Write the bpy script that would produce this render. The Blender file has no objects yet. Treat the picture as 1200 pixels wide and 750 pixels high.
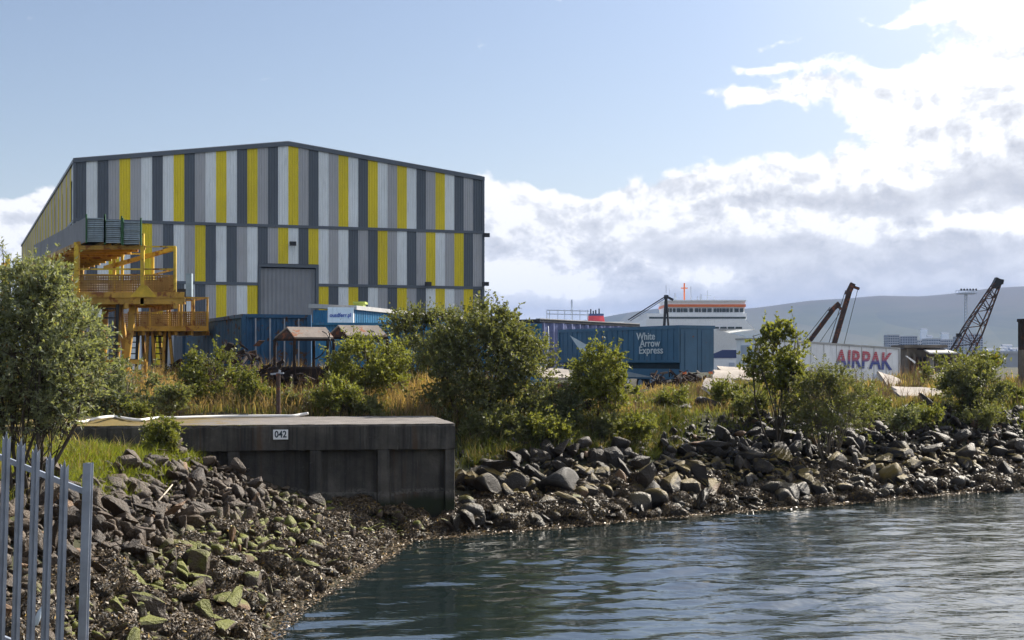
import bpy, bmesh, math, random
import numpy as np
from mathutils import Vector, Matrix

# ------------------------------------------------------------------ basics
S = bpy.context.scene
COL = S.collection
F = 1667.0            # focal length in photo pixels (50 mm on 36 mm, 1200 px wide)
EYE = 4.4             # camera height above the water
HOR = 425.0           # horizon row in the photo
def at(px, py, D):
    return Vector(((px - 600) / F * D, D, EYE - (py - HOR) / F * D))
def ax(px, D): return (px - 600) / F * D
def az(py, D): return EYE - (py - HOR) / F * D

def tag(o, label=None, cat=None, group=None, kind=None):
    if label: o['label'] = label
    if cat: o['category'] = cat
    if group: o['group'] = group
    if kind: o['kind'] = kind
    return o
def thing(name, loc, label, cat, group=None, rz=0.0):
    o = bpy.data.objects.new(name, None)
    o.empty_display_size = 0.3
    o.location = loc
    o.rotation_euler = (0, 0, rz)
    COL.objects.link(o)
    return tag(o, label, cat, group)
def root_matrix(o):
    while o.parent is not None: o = o.parent
    return Matrix.Translation(o.location) @ o.rotation_euler.to_matrix().to_4x4()
def link(name, me, mats, parent=None, smooth=False):
    for m in (mats if isinstance(mats, (list, tuple)) else [mats]): me.materials.append(m)
    o = bpy.data.objects.new(name, me)
    COL.objects.link(o)
    if parent is not None:
        me.transform(root_matrix(parent).inverted())
        o.parent = parent
    if smooth:
        me.polygons.foreach_set('use_smooth', [True] * len(me.polygons))
    me.update()
    return o

class MB:
    """collects faces (world coordinates, optionally through a frame) and links them as one mesh"""
    def __init__(s, M=None):
        s.v = []; s.f = []; s.m = []; s.M = M
    def add(s, vs, fs, mi=0):
        b = len(s.v)
        for p in vs:
            p = Vector(p)
            s.v.append(s.M @ p if s.M is not None else p)
        for f in fs:
            s.f.append([i + b for i in f]); s.m.append(mi)
        return s
    def box(s, lo, hi, mi=0):
        x0, y0, z0 = lo; x1, y1, z1 = hi
        return s.add([(x0,y0,z0),(x1,y0,z0),(x1,y1,z0),(x0,y1,z0),(x0,y0,z1),(x1,y0,z1),(x1,y1,z1),(x0,y1,z1)],
              [(0,3,2,1),(4,5,6,7),(0,1,5,4),(1,2,6,5),(2,3,7,6),(3,0,4,7)], mi)
    def bar(s, p, q, w=0.05, h=None, mi=0):
        p = Vector(p); q = Vector(q); h = h or w
        d = (q - p).normalized()
        a = d.cross(Vector((0,0,1)))
        if a.length < 1e-3: a = Vector((1,0,0))
        a.normalize(); b = a.cross(d)
        a = a * w / 2; b = b * h / 2
        return s.add([p-a-b,p+a-b,p+a+b,p-a+b,q-a-b,q+a-b,q+a+b,q-a+b],
              [(0,3,2,1),(4,5,6,7),(0,1,5,4),(1,2,6,5),(2,3,7,6),(3,0,4,7)], mi)
    def tube(s, pts, r, n=7, mi=0):
        rs = r if isinstance(r, (list, tuple)) else [r] * len(pts)
        pts = [Vector(p) for p in pts]; vs = []; fs = []
        for i, p in enumerate(pts):
            d = (pts[min(i+1,len(pts)-1)] - pts[max(i-1,0)]).normalized()
            a = d.cross(Vector((0.13,0.31,1)))
            if a.length < 1e-3: a = Vector((1,0,0))
            a.normalize(); b = a.cross(d)
            for k in range(n):
                t = 2*math.pi*k/n
                vs.append(p + a*math.cos(t)*rs[i] + b*math.sin(t)*rs[i])
        for i in range(len(pts)-1):
            for k in range(n):
                fs.append((i*n+k, i*n+(k+1)%n, (i+1)*n+(k+1)%n, (i+1)*n+k))
        fs.append(tuple(range(n-1,-1,-1))); fs.append(tuple((len(pts)-1)*n+k for k in range(n)))
        return s.add(vs, fs, mi)
    def quad(s, a, b, c, d, mi=0): return s.add([a,b,c,d], [(0,1,2,3)], mi)
    def prism(s, poly, ex, mi=0):
        """poly: list of points, ex: extrusion vector"""
        n = len(poly); ex = Vector(ex)
        vs = [Vector(p) for p in poly] + [Vector(p)+ex for p in poly]
        fs = [tuple(range(n-1,-1,-1)), tuple(range(n,2*n))] + [(i,(i+1)%n,(i+1)%n+n,i+n) for i in range(n)]
        return s.add(vs, fs, mi)
    def build(s, name, mats, parent=None, smooth=False, bevel=0):
        me = bpy.data.meshes.new(name)
        me.from_pydata([tuple(p) for p in s.v], [], s.f)
        me.polygons.foreach_set('material_index', s.m)
        bm = bmesh.new(); bm.from_mesh(me)
        bmesh.ops.recalc_face_normals(bm, faces=bm.faces)
        if bevel: bmesh.ops.bevel(bm, geom=[e for e in bm.edges], offset=bevel, segments=1, affect='EDGES', clamp_overlap=True)
        bm.to_mesh(me); bm.free()
        return link(name, me, mats, parent, smooth)

def np_mesh(name, V, Q):
    me = bpy.data.meshes.new(name)
    V = np.ascontiguousarray(V, dtype=np.float32); Q = np.ascontiguousarray(Q, dtype=np.int32)
    k = Q.shape[1]
    me.vertices.add(len(V)); me.vertices.foreach_set('co', V.ravel())
    me.loops.add(Q.size); me.loops.foreach_set('vertex_index', Q.ravel())
    me.polygons.add(len(Q)); me.polygons.foreach_set('loop_start', np.arange(0, Q.size, k, dtype=np.int32))
    me.update(calc_edges=True)
    return me
def frame(o, yaw_vec, up=(0,0,1)):
    """local x along yaw_vec, local z up"""
    x = Vector(yaw_vec).normalized(); z = Vector(up).normalized()
    y = z.cross(x).normalized(); z = x.cross(y).normalized()
    M = Matrix((x, y, z)).transposed().to_4x4()
    return Matrix.Translation(o) @ M

# ------------------------------------------------------------------ node helpers
class NT:
    def __init__(s, tree): s.t = tree; s.n = tree.nodes; s.l = tree.links
    def new(s, typ, **kw):
        nd = s.n.new(typ)
        for k, v in kw.items(): setattr(nd, k, v)
        return nd
    def put(s, sock, v):
        if v is None: return
        if isinstance(v, bpy.types.NodeSocket): s.l.new(v, sock)
        else: sock.default_value = v
    def math(s, op, a, b=None, c=None, clamp=False):
        nd = s.new('ShaderNodeMath', operation=op, use_clamp=clamp)
        for i, v in enumerate((a, b, c)): s.put(nd.inputs[i], v)
        return nd.outputs[0]
    def mix(s, f, a, b, mode='MIX'):
        nd = s.new('ShaderNodeMix', data_type='RGBA', blend_type=mode)
        s.put(nd.inputs['Factor'], f)
        s.put(nd.inputs[6], a if isinstance(a, bpy.types.NodeSocket) else c4(a))
        s.put(nd.inputs[7], b if isinstance(b, bpy.types.NodeSocket) else c4(b))
        return nd.outputs[2]
    def noise(s, vec, scale, detail=4, rough=0.55, dist=0.0, out=0, dim='3D'):
        nd = s.new('ShaderNodeTexNoise', noise_dimensions=dim)
        if vec is not None: s.l.new(vec, nd.inputs['Vector'])
        nd.inputs['Scale'].default_value = scale; nd.inputs['Detail'].default_value = detail
        nd.inputs['Roughness'].default_value = rough; nd.inputs['Distortion'].default_value = dist
        return nd.outputs[out]
    def ramp(s, f, stops, interp='LINEAR'):
        nd = s.new('ShaderNodeValToRGB'); r = nd.color_ramp; r.interpolation = interp
        while len(r.elements) > 1: r.elements.remove(r.elements[-1])
        for i, (p, c) in enumerate(stops):
            e = r.elements[0] if i == 0 else r.elements.new(p)
            e.position = p; e.color = c4(c)
        s.put(nd.inputs[0], f)
        return nd.outputs[0]
    def smooth(s, v, lo, hi, a=0.0, b=1.0):
        nd = s.new('ShaderNodeMapRange', interpolation_type='SMOOTHSTEP')
        s.put(nd.inputs[0], v)
        for i, x in enumerate((lo, hi, a, b)): s.put(nd.inputs[i+1], x)
        return nd.outputs[0]
    def mapping(s, vec, scale=(1,1,1), rot=(0,0,0), loc=(0,0,0)):
        nd = s.new('ShaderNodeMapping'); s.l.new(vec, nd.inputs[0])
        nd.inputs['Scale'].default_value = scale; nd.inputs['Rotation'].default_value = rot; nd.inputs['Location'].default_value = loc
        return nd.outputs[0]
    def coord(s, out='Object'): return s.new('ShaderNodeTexCoord').outputs[out]
    def bump(s, h, strength=0.3, dist=0.02, normal=None):
        nd = s.new('ShaderNodeBump'); s.put(nd.inputs['Height'], h)
        nd.inputs['Strength'].default_value = strength; nd.inputs['Distance'].default_value = dist
        if normal is not None: s.l.new(normal, nd.inputs['Normal'])
        return nd.outputs[0]
def c4(c):
    if isinstance(c, (int, float)): return (c, c, c, 1)
    c = tuple(c); return c if len(c) == 4 else c + (1,)
def new_mat(name):
    m = bpy.data.materials.new(name); m.use_nodes = True
    nt = NT(m.node_tree); nt.n.clear()
    out = nt.new('ShaderNodeOutputMaterial')
    return m, nt, out
def principled(nt, out, base, rough=0.6, metal=0.0, spec=0.5, normal=None):
    p = nt.new('ShaderNodeBsdfPrincipled')
    nt.put(p.inputs['Base Color'], base if isinstance(base, bpy.types.NodeSocket) else c4(base))
    nt.put(p.inputs['Roughness'], rough); nt.put(p.inputs['Metallic'], metal)
    nt.put(p.inputs['Specular IOR Level'], spec)
    if normal is not None: nt.l.new(normal, p.inputs['Normal'])
    nt.l.new(p.outputs[0], out.inputs[0])
    return p
def scale_c(c, k): return tuple(min(1, x*k) for x in c[:3])

def painted(name, col, rough=0.5, var=0.25, scale=1.5, rust=0.0, rust_col=(0.13,0.05,0.025), metal=0.0, streak=True, bump=0.06):
    """weathered paint: large tone drift, vertical grime streaks, optional rust blotches"""
    m, nt, out = new_mat(name)
    co = nt.coord()
    n1 = nt.noise(co, scale, 6, 0.6)
    c = nt.mix(nt.smooth(n1, 0.3, 0.7), scale_c(col, 1-var), scale_c(col, 1+var*0.6))
    if streak:
        st = nt.noise(nt.mapping(co, (3.0, 3.0, 0.25)), 2.2, 5, 0.6)
        c = nt.mix(nt.math('MULTIPLY', nt.smooth(st, 0.5, 0.78), 0.4), c, scale_c(col, 0.45))
    r = rough
    if rust > 0:
        rn = nt.noise(co, 2.7, 8, 0.68, 0.3)
        k = nt.smooth(rn, 0.66-rust*0.35, 0.72-rust*0.3)
        c = nt.mix(k, c, nt.mix(nt.noise(co, 14, 3), rust_col, scale_c(rust_col, 2.2)))
        r = nt.math('ADD', nt.math('MULTIPLY', k, 0.35), rough, clamp=True)
    nrm = nt.bump(nt.noise(co, 9, 5), bump*3, 0.02) if bump else None
    principled(nt, out, c, r, metal, 0.4, nrm)
    return m

def leaf_mat(name, a, b, under, trans=0.35, dead=0.0, gloss=0.55, tint=(1.5, 1.5, 0.55)):
    m, nt, out = new_mat(name)
    g = nt.new('ShaderNodeNewGeometry')
    rnd = g.outputs['Random Per Island']
    co = nt.coord()
    clump = nt.noise(co, 1.3, 3, 0.6)
    t = nt.math('ADD', nt.math('MULTIPLY', rnd, 0.6), nt.math('MULTIPLY', clump, 0.5))
    c = nt.ramp(t, [(0.15, a), (0.55, tuple((x+y)/2 for x, y in zip(a, b))), (0.95, b)])
    if dead > 0:
        c = nt.mix(nt.math('GREATER_THAN', nt.math('FRACT', nt.math('MULTIPLY', rnd, 37.7)), 1-dead), c, (0.16, 0.10, 0.035))
    c = nt.mix(nt.math('MULTIPLY', g.outputs['Backfacing'], 0.7), c, under)
    p = nt.new('ShaderNodeBsdfPrincipled'); nt.l.new(c, p.inputs['Base Color'])
    p.inputs['Roughness'].default_value = gloss; p.inputs['Specular IOR Level'].default_value = 0.22
    tr = nt.new('ShaderNodeBsdfTranslucent')
    nt.l.new(nt.mix(1.0, c, tint, 'MULTIPLY'), tr.inputs[0])
    mx = nt.new('ShaderNodeMixShader'); mx.inputs[0].default_value = trans
    nt.l.new(p.outputs[0], mx.inputs[1]); nt.l.new(tr.outputs[0], mx.inputs[2])
    nt.l.new(mx.outputs[0], out.inputs[0])
    return m

# ------------------------------------------------------------------ camera, sun, world
cam = bpy.data.cameras.new('camera'); camo = bpy.data.objects.new('camera', cam); COL.objects.link(camo)
camo.location = (0, 0, EYE); camo.rotation_euler = (math.pi/2, 0, 0)
cam.lens = 50; cam.sensor_width = 36; cam.shift_y = 50/1200; cam.clip_end = 30000; cam.clip_start = 0.2
S.camera = camo
SUN_AZ, SUN_EL = math.radians(46), math.radians(36)      # clockwise from the view direction
sd = Vector((math.sin(SUN_AZ)*math.cos(SUN_EL), math.cos(SUN_AZ)*math.cos(SUN_EL), math.sin(SUN_EL)))
sl = bpy.data.lights.new('sun', 'SUN'); sl.energy = 5.0; sl.angle = math.radians(0.5); sl.color = (1.0, 0.92, 0.8)
so = bpy.data.objects.new('sun', sl); COL.objects.link(so)
so.rotation_euler = sd.to_track_quat('Z', 'Y').to_euler(); so.location = (60, 40, 60)
S.view_settings.view_transform = 'Standard'; S.view_settings.look = 'None'
S.view_settings.exposure = 0.96;
S.cycles.adaptive_threshold = 0.02; S.cycles.max_bounces = 6; S.cycles.diffuse_bounces = 3; S.cycles.glossy_bounces = 3; S.cycles.transmission_bounces = 3; S.cycles.volume_bounces = 0; S.cycles.transparent_max_bounces = 6; S.cycles.caustics_reflective = False; S.cycles.caustics_refractive = False
S.view_settings.gamma = 1.0

HAZE = True
SKYGAIN = (1.0, 1.0, 1.0)
W = bpy.data.worlds.new('World'); S.world = W; W.use_nodes = True
def build_world():
    nt = NT(W.node_tree); nt.n.clear()
    out = nt.new('ShaderNodeOutputWorld'); bg = nt.new('ShaderNodeBackground'); bg.inputs[1].default_value = 0.061
    nt.l.new(bg.outputs[0], out.inputs[0])
    sky = nt.new('ShaderNodeTexSky'); sky.sky_type = 'NISHITA'; sky.sun_disc = False
    sky.sun_elevation = SUN_EL; sky.sun_rotation = SUN_AZ; sky.air_density = 1.0; sky.dust_density = 0.6; sky.ozone_density = 1.2
    g = nt.coord('Generated')
    sx = nt.new('ShaderNodeSeparateXYZ'); nt.l.new(g, sx.inputs[0])
    azim = nt.math('MULTIPLY', nt.math('ARCTAN2', sx.outputs[0], sx.outputs[1]), 16.67)
    elev = nt.math('MULTIPLY', nt.math('ARCSINE', sx.outputs[2]), 16.67)
    def P(a, e):
        nd = nt.new('ShaderNodeCombineXYZ'); nt.put(nd.inputs[0], a); nt.put(nd.inputs[1], e); return nd.outputs[0]
    base = P(azim, elev)
    wn = nt.noise(base, 0.9, 3, 0.5, 0, 1, '2D')
    ws = nt.new('ShaderNodeSeparateColor'); nt.l.new(wn, ws.inputs[0])
    wa = nt.math('ADD', azim, nt.math('MULTIPLY', nt.math('SUBTRACT', ws.outputs[0], 0.5), 1.1))
    we = nt.math('ADD', elev, nt.math('MULTIPLY', nt.math('SUBTRACT', ws.outputs[1], 0.5), 0.5))
    wp = P(wa, we)
    def blobs(L):
        tot = 0.0
        for (bx, by, rx, ry, w) in L:
            px = math.atan((bx-600)/F)*16.67; py = math.atan((HOR-by)/F)*16.67
            v = nt.new('ShaderNodeVectorMath', operation='MULTIPLY_ADD'); nt.l.new(wp, v.inputs[0])
            v.inputs[1].default_value = (100/rx, 100/ry, 0); v.inputs[2].default_value = (-px*100/rx, -py*100/ry, 0)
            d = nt.new('ShaderNodeVectorMath', operation='DOT_PRODUCT'); nt.l.new(v.outputs[0], d.inputs[0]); nt.l.new(v.outputs[0], d.inputs[1])
            tot = nt.math('MULTIPLY_ADD', nt.math('POWER', 0.3679, d.outputs['Value']), w, tot)
        return tot
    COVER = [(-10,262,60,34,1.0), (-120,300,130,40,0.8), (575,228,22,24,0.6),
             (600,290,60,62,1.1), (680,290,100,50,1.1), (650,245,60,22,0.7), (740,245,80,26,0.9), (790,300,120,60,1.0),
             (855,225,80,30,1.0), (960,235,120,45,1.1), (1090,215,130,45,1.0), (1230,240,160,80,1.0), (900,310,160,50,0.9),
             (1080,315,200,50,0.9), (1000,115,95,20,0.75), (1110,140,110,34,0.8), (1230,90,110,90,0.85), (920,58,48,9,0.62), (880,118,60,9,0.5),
             (1040,34,60,9,0.5), (905,88,40,8,0.42), (1380,100,220,210,1.0), (1250,-160,330,130,0.8), (660,372,640,32,1.1)]  # wide blob high above the frame is added to brighten the water's reflection
    GREY = [(800,300,170,24,0.65), (700,268,60,10,0.45), (1085,240,130,20,1.0), (930,315,240,34,0.6), (1140,325,160,40,0.8), (720,366,300,24,1.1), (1190,222,70,40,0.6), (1010,362,300,22,0.7), (610,262,40,10,0.4), (-30,285,60,14,0.5), (1160,160,60,30,0.35)]
    LIGHT = [(1150,276,60,10,1.1), (1030,262,26,9,0.8), (620,318,60,20,0.5), (690,322,80,14,0.6), (850,335,60,10,0.5), (1150,60,150,110,0.2)]
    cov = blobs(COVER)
    gen = nt.noise(base, 0.16, 3, 0.6, 0, 0, '2D')
    away = nt.smooth(nt.math('ABSOLUTE', azim), 6.4, 9.0)
    cov = nt.math('ADD', cov, nt.math('MULTIPLY', away, nt.smooth(gen, 0.46, 0.64, 0.0, 0.8)))
    def billow(a, e):
        p = P(nt.math('MULTIPLY', a, 0.72), e)
        v = nt.new('ShaderNodeTexVoronoi', feature='F1', voronoi_dimensions='2D', normalize=True)
        n = nt.noise(p, 2.6, 5, 0.6, 0, 1, '2D')
        mp = nt.new('ShaderNodeVectorMath', operation='MULTIPLY_ADD'); nt.l.new(n, mp.inputs[0]); mp.inputs[1].default_value = (0.5,0.5,0.0); nt.l.new(p, mp.inputs[2])
        nt.l.new(mp.outputs[0], v.inputs['Vector']); v.inputs['Scale'].default_value = 2.1; v.inputs['Detail'].default_value = 3; v.inputs['Roughness'].default_value = 0.5
        b = nt.math('SUBTRACT', 1.0, v.outputs['Distance'])
        f = nt.noise(p, 1.4, 7, 0.58, 0.2, 0, '2D')
        return nt.math('ADD', nt.math('MULTIPLY', b, 0.42), nt.math('MULTIPLY', f, 0.75))
    f0 = billow(azim, elev)
    f1 = billow(nt.math('ADD', azim, 0.07), nt.math('ADD', elev, 0.13))
    dens = nt.math('ADD', cov, nt.math('MULTIPLY', nt.math('SUBTRACT', f0, 0.71), 2.3))
    alpha = nt.smooth(dens, 0.36, 0.66)
    lit = nt.math('MULTIPLY', nt.math('SUBTRACT', f0, f1), 3.4)
    thick = nt.smooth(dens, 0.6, 1.8)
    grey = blobs(GREY+[(a,b,c,d,-w) for a,b,c,d,w in LIGHT])
    lit = nt.math('MULTIPLY', lit, nt.smooth(grey, 0.2, 0.9, 1.0, 0.45))
    lev = nt.math('ADD', nt.math('SUBTRACT', nt.math('SUBTRACT', 1.05, nt.math('MULTIPLY', thick, 0.10)), nt.math('MULTIPLY', nt.math('MAXIMUM', grey, -0.4), 0.50)), lit)
    lev = nt.math('MINIMUM', nt.math('MAXIMUM', lev, 0.05), 1.0)
    cc = nt.ramp(lev, [(0.0, (4.3,4.5,5.0)), (0.4, (5.5,5.6,5.9)), (0.75, (7.2,7.3,7.5)), (1.0, (9.6,9.5,9.3))])
    veil = nt.math('MULTIPLY', nt.smooth(azim, 1.8, 6.4), 0.68)
    veil = nt.math('ADD', veil, nt.math('MULTIPLY', nt.smooth(elev, 2.6, 0.0), 0.30), clamp=True)
    skyc = nt.mix(veil, nt.mix(1.0, sky.outputs[0], SKYGAIN, 'MULTIPLY'), (6.2, 6.7, 7.4))
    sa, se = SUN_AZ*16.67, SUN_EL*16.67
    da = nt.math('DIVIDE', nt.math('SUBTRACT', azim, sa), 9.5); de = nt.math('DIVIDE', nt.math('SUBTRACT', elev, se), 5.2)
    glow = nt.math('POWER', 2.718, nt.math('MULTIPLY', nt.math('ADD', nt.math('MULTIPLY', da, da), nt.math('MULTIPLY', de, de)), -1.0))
    gain = nt.math('ADD', 1.0, nt.math('MULTIPLY', glow, 2.8))  # extra sky brightness added toward the sun to lift the water's reflection
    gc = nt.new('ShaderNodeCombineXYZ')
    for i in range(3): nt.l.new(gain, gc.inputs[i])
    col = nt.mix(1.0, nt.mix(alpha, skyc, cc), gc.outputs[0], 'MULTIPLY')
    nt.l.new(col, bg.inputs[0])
SKYGAIN = (1.10, 0.99, 0.96)
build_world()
# ------------------------------------------------------------------ terrain
WATER_POLY = np.array([(-2.7,34.9),(-1.3,36.0),(3.6,39.6),(10.7,44.5),(17.9,49.6),(40,64),(90,95),(200,150),(200,9),(3,9.5),(-1,10),(-3.2,11.6),(-3.9,14.5),(-4.0,18),(-3.95,22.6),(-3.9,25.7),(-3.5,28),(-2.95,32)], dtype=float)
def shore_dist(X, Y):
    """distance from the water's edge, positive on land"""
    X = np.asarray(X, float); Y = np.asarray(Y, float)
    best = np.full(X.shape, 1e18); inside = np.zeros(X.shape, bool)
    n = len(WATER_POLY)
    for i in range(n):
        ax_, ay_ = WATER_POLY[i]; bx_, by_ = WATER_POLY[(i+1) % n]
        ex, ey = bx_-ax_, by_-ay_
        t = np.clip(((X-ax_)*ex + (Y-ay_)*ey)/(ex*ex+ey*ey), 0, 1)
        d = (X-ax_-t*ex)**2 + (Y-ay_-t*ey)**2
        best = np.minimum(best, d)
        cond = ((ay_ > Y) != (by_ > Y)) & (X < (bx_-ax_)*(Y-ay_)/((by_-ay_) if by_ != ay_ else 1e-9) + ax_)
        inside ^= cond
    d = np.sqrt(best)
    return np.where(inside, -d, d)
def sstep(x, a, b):
    t = np.clip((x-a)/(b-a), 0, 1); return t*t*(3-2*t)
_rng = np.random.default_rng(5)
_SIN = [(_rng.uniform(0.15, 2.2), _rng.uniform(0, 6.28), _rng.uniform(0, 6.28)) for _ in range(22)]
def wobble(X, Y):
    r = np.zeros(np.shape(X))
    for k, th, ph in _SIN:
        r = r + np.sin((X*math.cos(th)+Y*math.sin(th))*k+ph)/(1+1.6*k)
    return r/4.0
def bank_width(X, Y):
    left = np.interp(Y, [14, 20, 34, 40], [4.0, 4.6, 7.6, 8.0])
    k = sstep(X, -4.0, -1.0)
    return left*(1-k) + 6.6*k
def bank_run(X, Y):
    d = shore_dist(X, Y)
    return d, bank_width(X, Y)
def ground_z(X, Y):
    X = np.asarray(X, float); Y = np.asarray(Y, float)
    d, w = bank_run(X, Y)
    t = np.clip((d-1.0)/(w-1.0), 0, 1)
    slope = t*1.12 - 0.12*t*t*t
    slope = np.where(t > 0.85, slope - (t-0.85)**2*0.6, slope)
    z = np.where(d < 0, 0.30*np.maximum(d, -8), np.where(d < 1.0, 0.28*d, 0.28 + 2.42*slope))
    land = sstep(d, 0.3, 3.0)
    z = z + 0.55*wobble(X, Y)*land*sstep(Y, 10, 18)*(0.5+0.5*sstep(d, 4, 12))
    # raised rough ground where the containers stand
    z = z + 0.75*sstep(Y, 43, 51)*sstep(X, 3, -4)*sstep(X, -70, -40)*sstep(Y, 95, 75)
    # spoil ridge beyond the right-hand bank
    z = z + 0.75*np.exp(-((Y-0.35*X-61)/6.5)**2)*sstep(X, 5, 10)*sstep(X, 62, 45)
    # lower hardstanding behind
    z = z - 0.75*np.exp(-((X-25)/16.0)**2-((Y-106)/11.0)**2)
    # a hollow in front of the left half of the quay
    lx_ = (X+12.6)*0.9866+(Y-35.16)*0.1636; ly_ = -(X+12.6)*0.1636+(Y-35.16)*0.9866
    k = sstep(lx_, -2.5, -0.5)*sstep(ly_, -9, -5)*sstep(ly_, 1.0, 0.0)
    z = z - k*np.maximum(z-(1.95-0.10*ly_), 0)
    # keep the earth below the quay slab
    q = sstep(X, -12.5, -11.0)*sstep(X, -1.0, -1.9)*sstep(Y, 34.6, 36.2)*sstep(Y, 43.2, 42.0)
    z = np.where(q > 0.5, np.minimum(z, 2.45), z)
    return z
def gz(x, y): return float(ground_z(np.array([x]), np.array([y]))[0])

def tensor_sheet(name, xs, ys, zf, mat, keep=None):
    XX, YY = np.meshgrid(xs, ys)
    Z = zf(XX, YY)
    V = np.stack([XX.ravel(), YY.ravel(), Z.ravel()], 1)
    nx, ny = len(xs), len(ys)
    I = np.arange(nx*ny).reshape(ny, nx)
    Q = np.stack([I[:-1,:-1].ravel(), I[:-1,1:].ravel(), I[1:,1:].ravel(), I[1:,:-1].ravel()], 1)
    if keep is not None:
        ok = keep(V)[Q].any(1); Q = Q[ok]
    return link(name, np_mesh(name, V, Q), mat, None, True)
def grow(a, b, step, lo, hi, k=1.35):
    mid = list(np.arange(a, b+1e-6, step)); L = []; x = a; s = step
    while x > lo: s *= k; x -= s; L.append(max(x, lo))
    R = []; x = b; s = step
    while x < hi: s *= k; x += s; R.append(min(x, hi))
    return np.array(L[::-1] + mid + R)

def m_ground():
    m, nt, out = new_mat('earth')
    co = nt.coord()
    n = nt.noise(co, 0.5, 6, 0.62); n2 = nt.noise(co, 6.0, 6, 0.65); n3 = nt.noise(co, 0.06, 4)
    c = nt.ramp(n, [(0.3, (0.030,0.026,0.018)), (0.5, (0.055,0.047,0.030)), (0.68, (0.085,0.075,0.05))])
    c = nt.mix(nt.smooth(n3, 0.45, 0.6), c, (0.045,0.052,0.022))
    c = nt.mix(nt.math('MULTIPLY', n2, 0.5), c, (0.02,0.018,0.013))
    principled(nt, out, c, 0.95, 0, 0.2, nt.bump(n2, 0.8, 0.06))
    return m
ground = tensor_sheet('ground', grow(-34, 46, 0.4, -9000, 9000), grow(4, 112, 0.45, -9000, 9000), ground_z, m_ground())
tag(ground, kind='structure')

# ------------------------------------------------------------------ water
def m_water():
    m, nt, out = new_mat('harbour_water')
    co = nt.coord()
    mp = nt.mapping(co, (1.0, 1.9, 1.0), (0, 0, math.radians(-16)))
    a = nt.noise(mp, 1.3, 2, 0.45, 0.3); b = nt.noise(mp, 4.5, 2, 0.5, 0.4); d = nt.noise(mp, 15, 2, 0.5)
    gust = nt.smooth(nt.noise(co, 0.16, 3), 0.4, 0.62, 0.45, 1.0)
    h = nt.math('ADD', nt.math('ADD', nt.math('MULTIPLY', a, 1.0), nt.math('MULTIPLY', b, 0.26)), nt.math('MULTIPLY', d, 0.035))
    sx_ = nt.new('ShaderNodeSeparateXYZ'); nt.l.new(co, sx_.inputs[0])
    h = nt.math('MULTIPLY', h, nt.math('MULTIPLY', gust, nt.smooth(nt.math('SUBTRACT', sx_.outputs[0], nt.math('MULTIPLY', sx_.outputs[1], 0.12)), -3.5, 2.5, 0.25, 1.0)))
    nrm = nt.bump(h, 0.8, 0.09)
    col = nt.mix(nt.noise(co, 0.3, 3), (0.008,0.015,0.015), (0.013,0.021,0.021))
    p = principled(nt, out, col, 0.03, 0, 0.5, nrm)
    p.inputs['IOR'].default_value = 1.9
    return m
_rw = np.random.default_rng(11)
_WAVES = [(2*math.pi/L, math.radians(th), a, _rw.uniform(0, 6.28)) for L, th, a in
          [(2.6,-62,0.010),(1.9,-80,0.012),(1.45,-58,0.013),(1.1,-92,0.012),(0.85,-70,0.010),(0.7,-48,0.0075),(0.55,-98,0.0045),(3.6,-75,0.010),(1.25,-35,0.007)]]
def water_z(X, Y):
    z = np.zeros(X.shape)
    for k, th, a, ph in _WAVES:
        p = (X*math.cos(th)+Y*math.sin(th))*k+ph + 0.8*np.sin(0.23*X+0.31*Y+ph)
        z += a*(np.sin(p)+0.25*np.sin(2*p+1))
    fade = sstep(X, -8, -6)*sstep(X, 34, 30)*sstep(Y, 13, 15)*sstep(Y, 62, 57)
    amp = 0.55+0.45*np.sin(0.35*X+0.21*Y)*np.sin(0.27*Y-0.11*X+1)
    return z*fade*amp*np.interp(X, [0, 8], [1.5, 1.0])
water = tensor_sheet('water', grow(-5, 30, 0.13, -6.5, 199, 1.25), grow(15, 56, 0.13, 9.2, 149, 1.25), water_z, m_water(),
    keep=lambda V: shore_dist(V[:,0], V[:,1]) < 1.2)
tag(water, kind='structure')

# ------------------------------------------------------------------ hills beyond the city
def m_hill():
    m, nt, out = new_mat('hillside')
    co = nt.coord()
    v = nt.new('ShaderNodeTexVoronoi'); nt.l.new(nt.mapping(co, (0.0052,0.0018,0.004)), v.inputs[0]); v.inputs['Scale'].default_value = 1.0
    n = nt.noise(co, 0.0035, 7, 0.62)
    c = nt.ramp(n, [(0.3, (0.020,0.030,0.016)), (0.5, (0.034,0.044,0.022)), (0.7, (0.065,0.07,0.035))])
    c = nt.mix(0.35, c, nt.ramp(v.outputs['Color'], [(0.2,(0.014,0.022,0.012)),(0.6,(0.06,0.075,0.03)),(0.9,(0.13,0.115,0.06))]))
    # heather moor on the upper slopes
    z = nt.new('ShaderNodeSeparateXYZ'); nt.l.new(co, z.inputs[0])
    k = nt.smooth(nt.math('ADD', z.outputs[2], nt.math('MULTIPLY', n, 130)), 190, 300)
    c = nt.mix(k, c, (0.06,0.054,0.034))
    principled(nt, out, c, 0.95, 0, 0.1)
    return m
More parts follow.
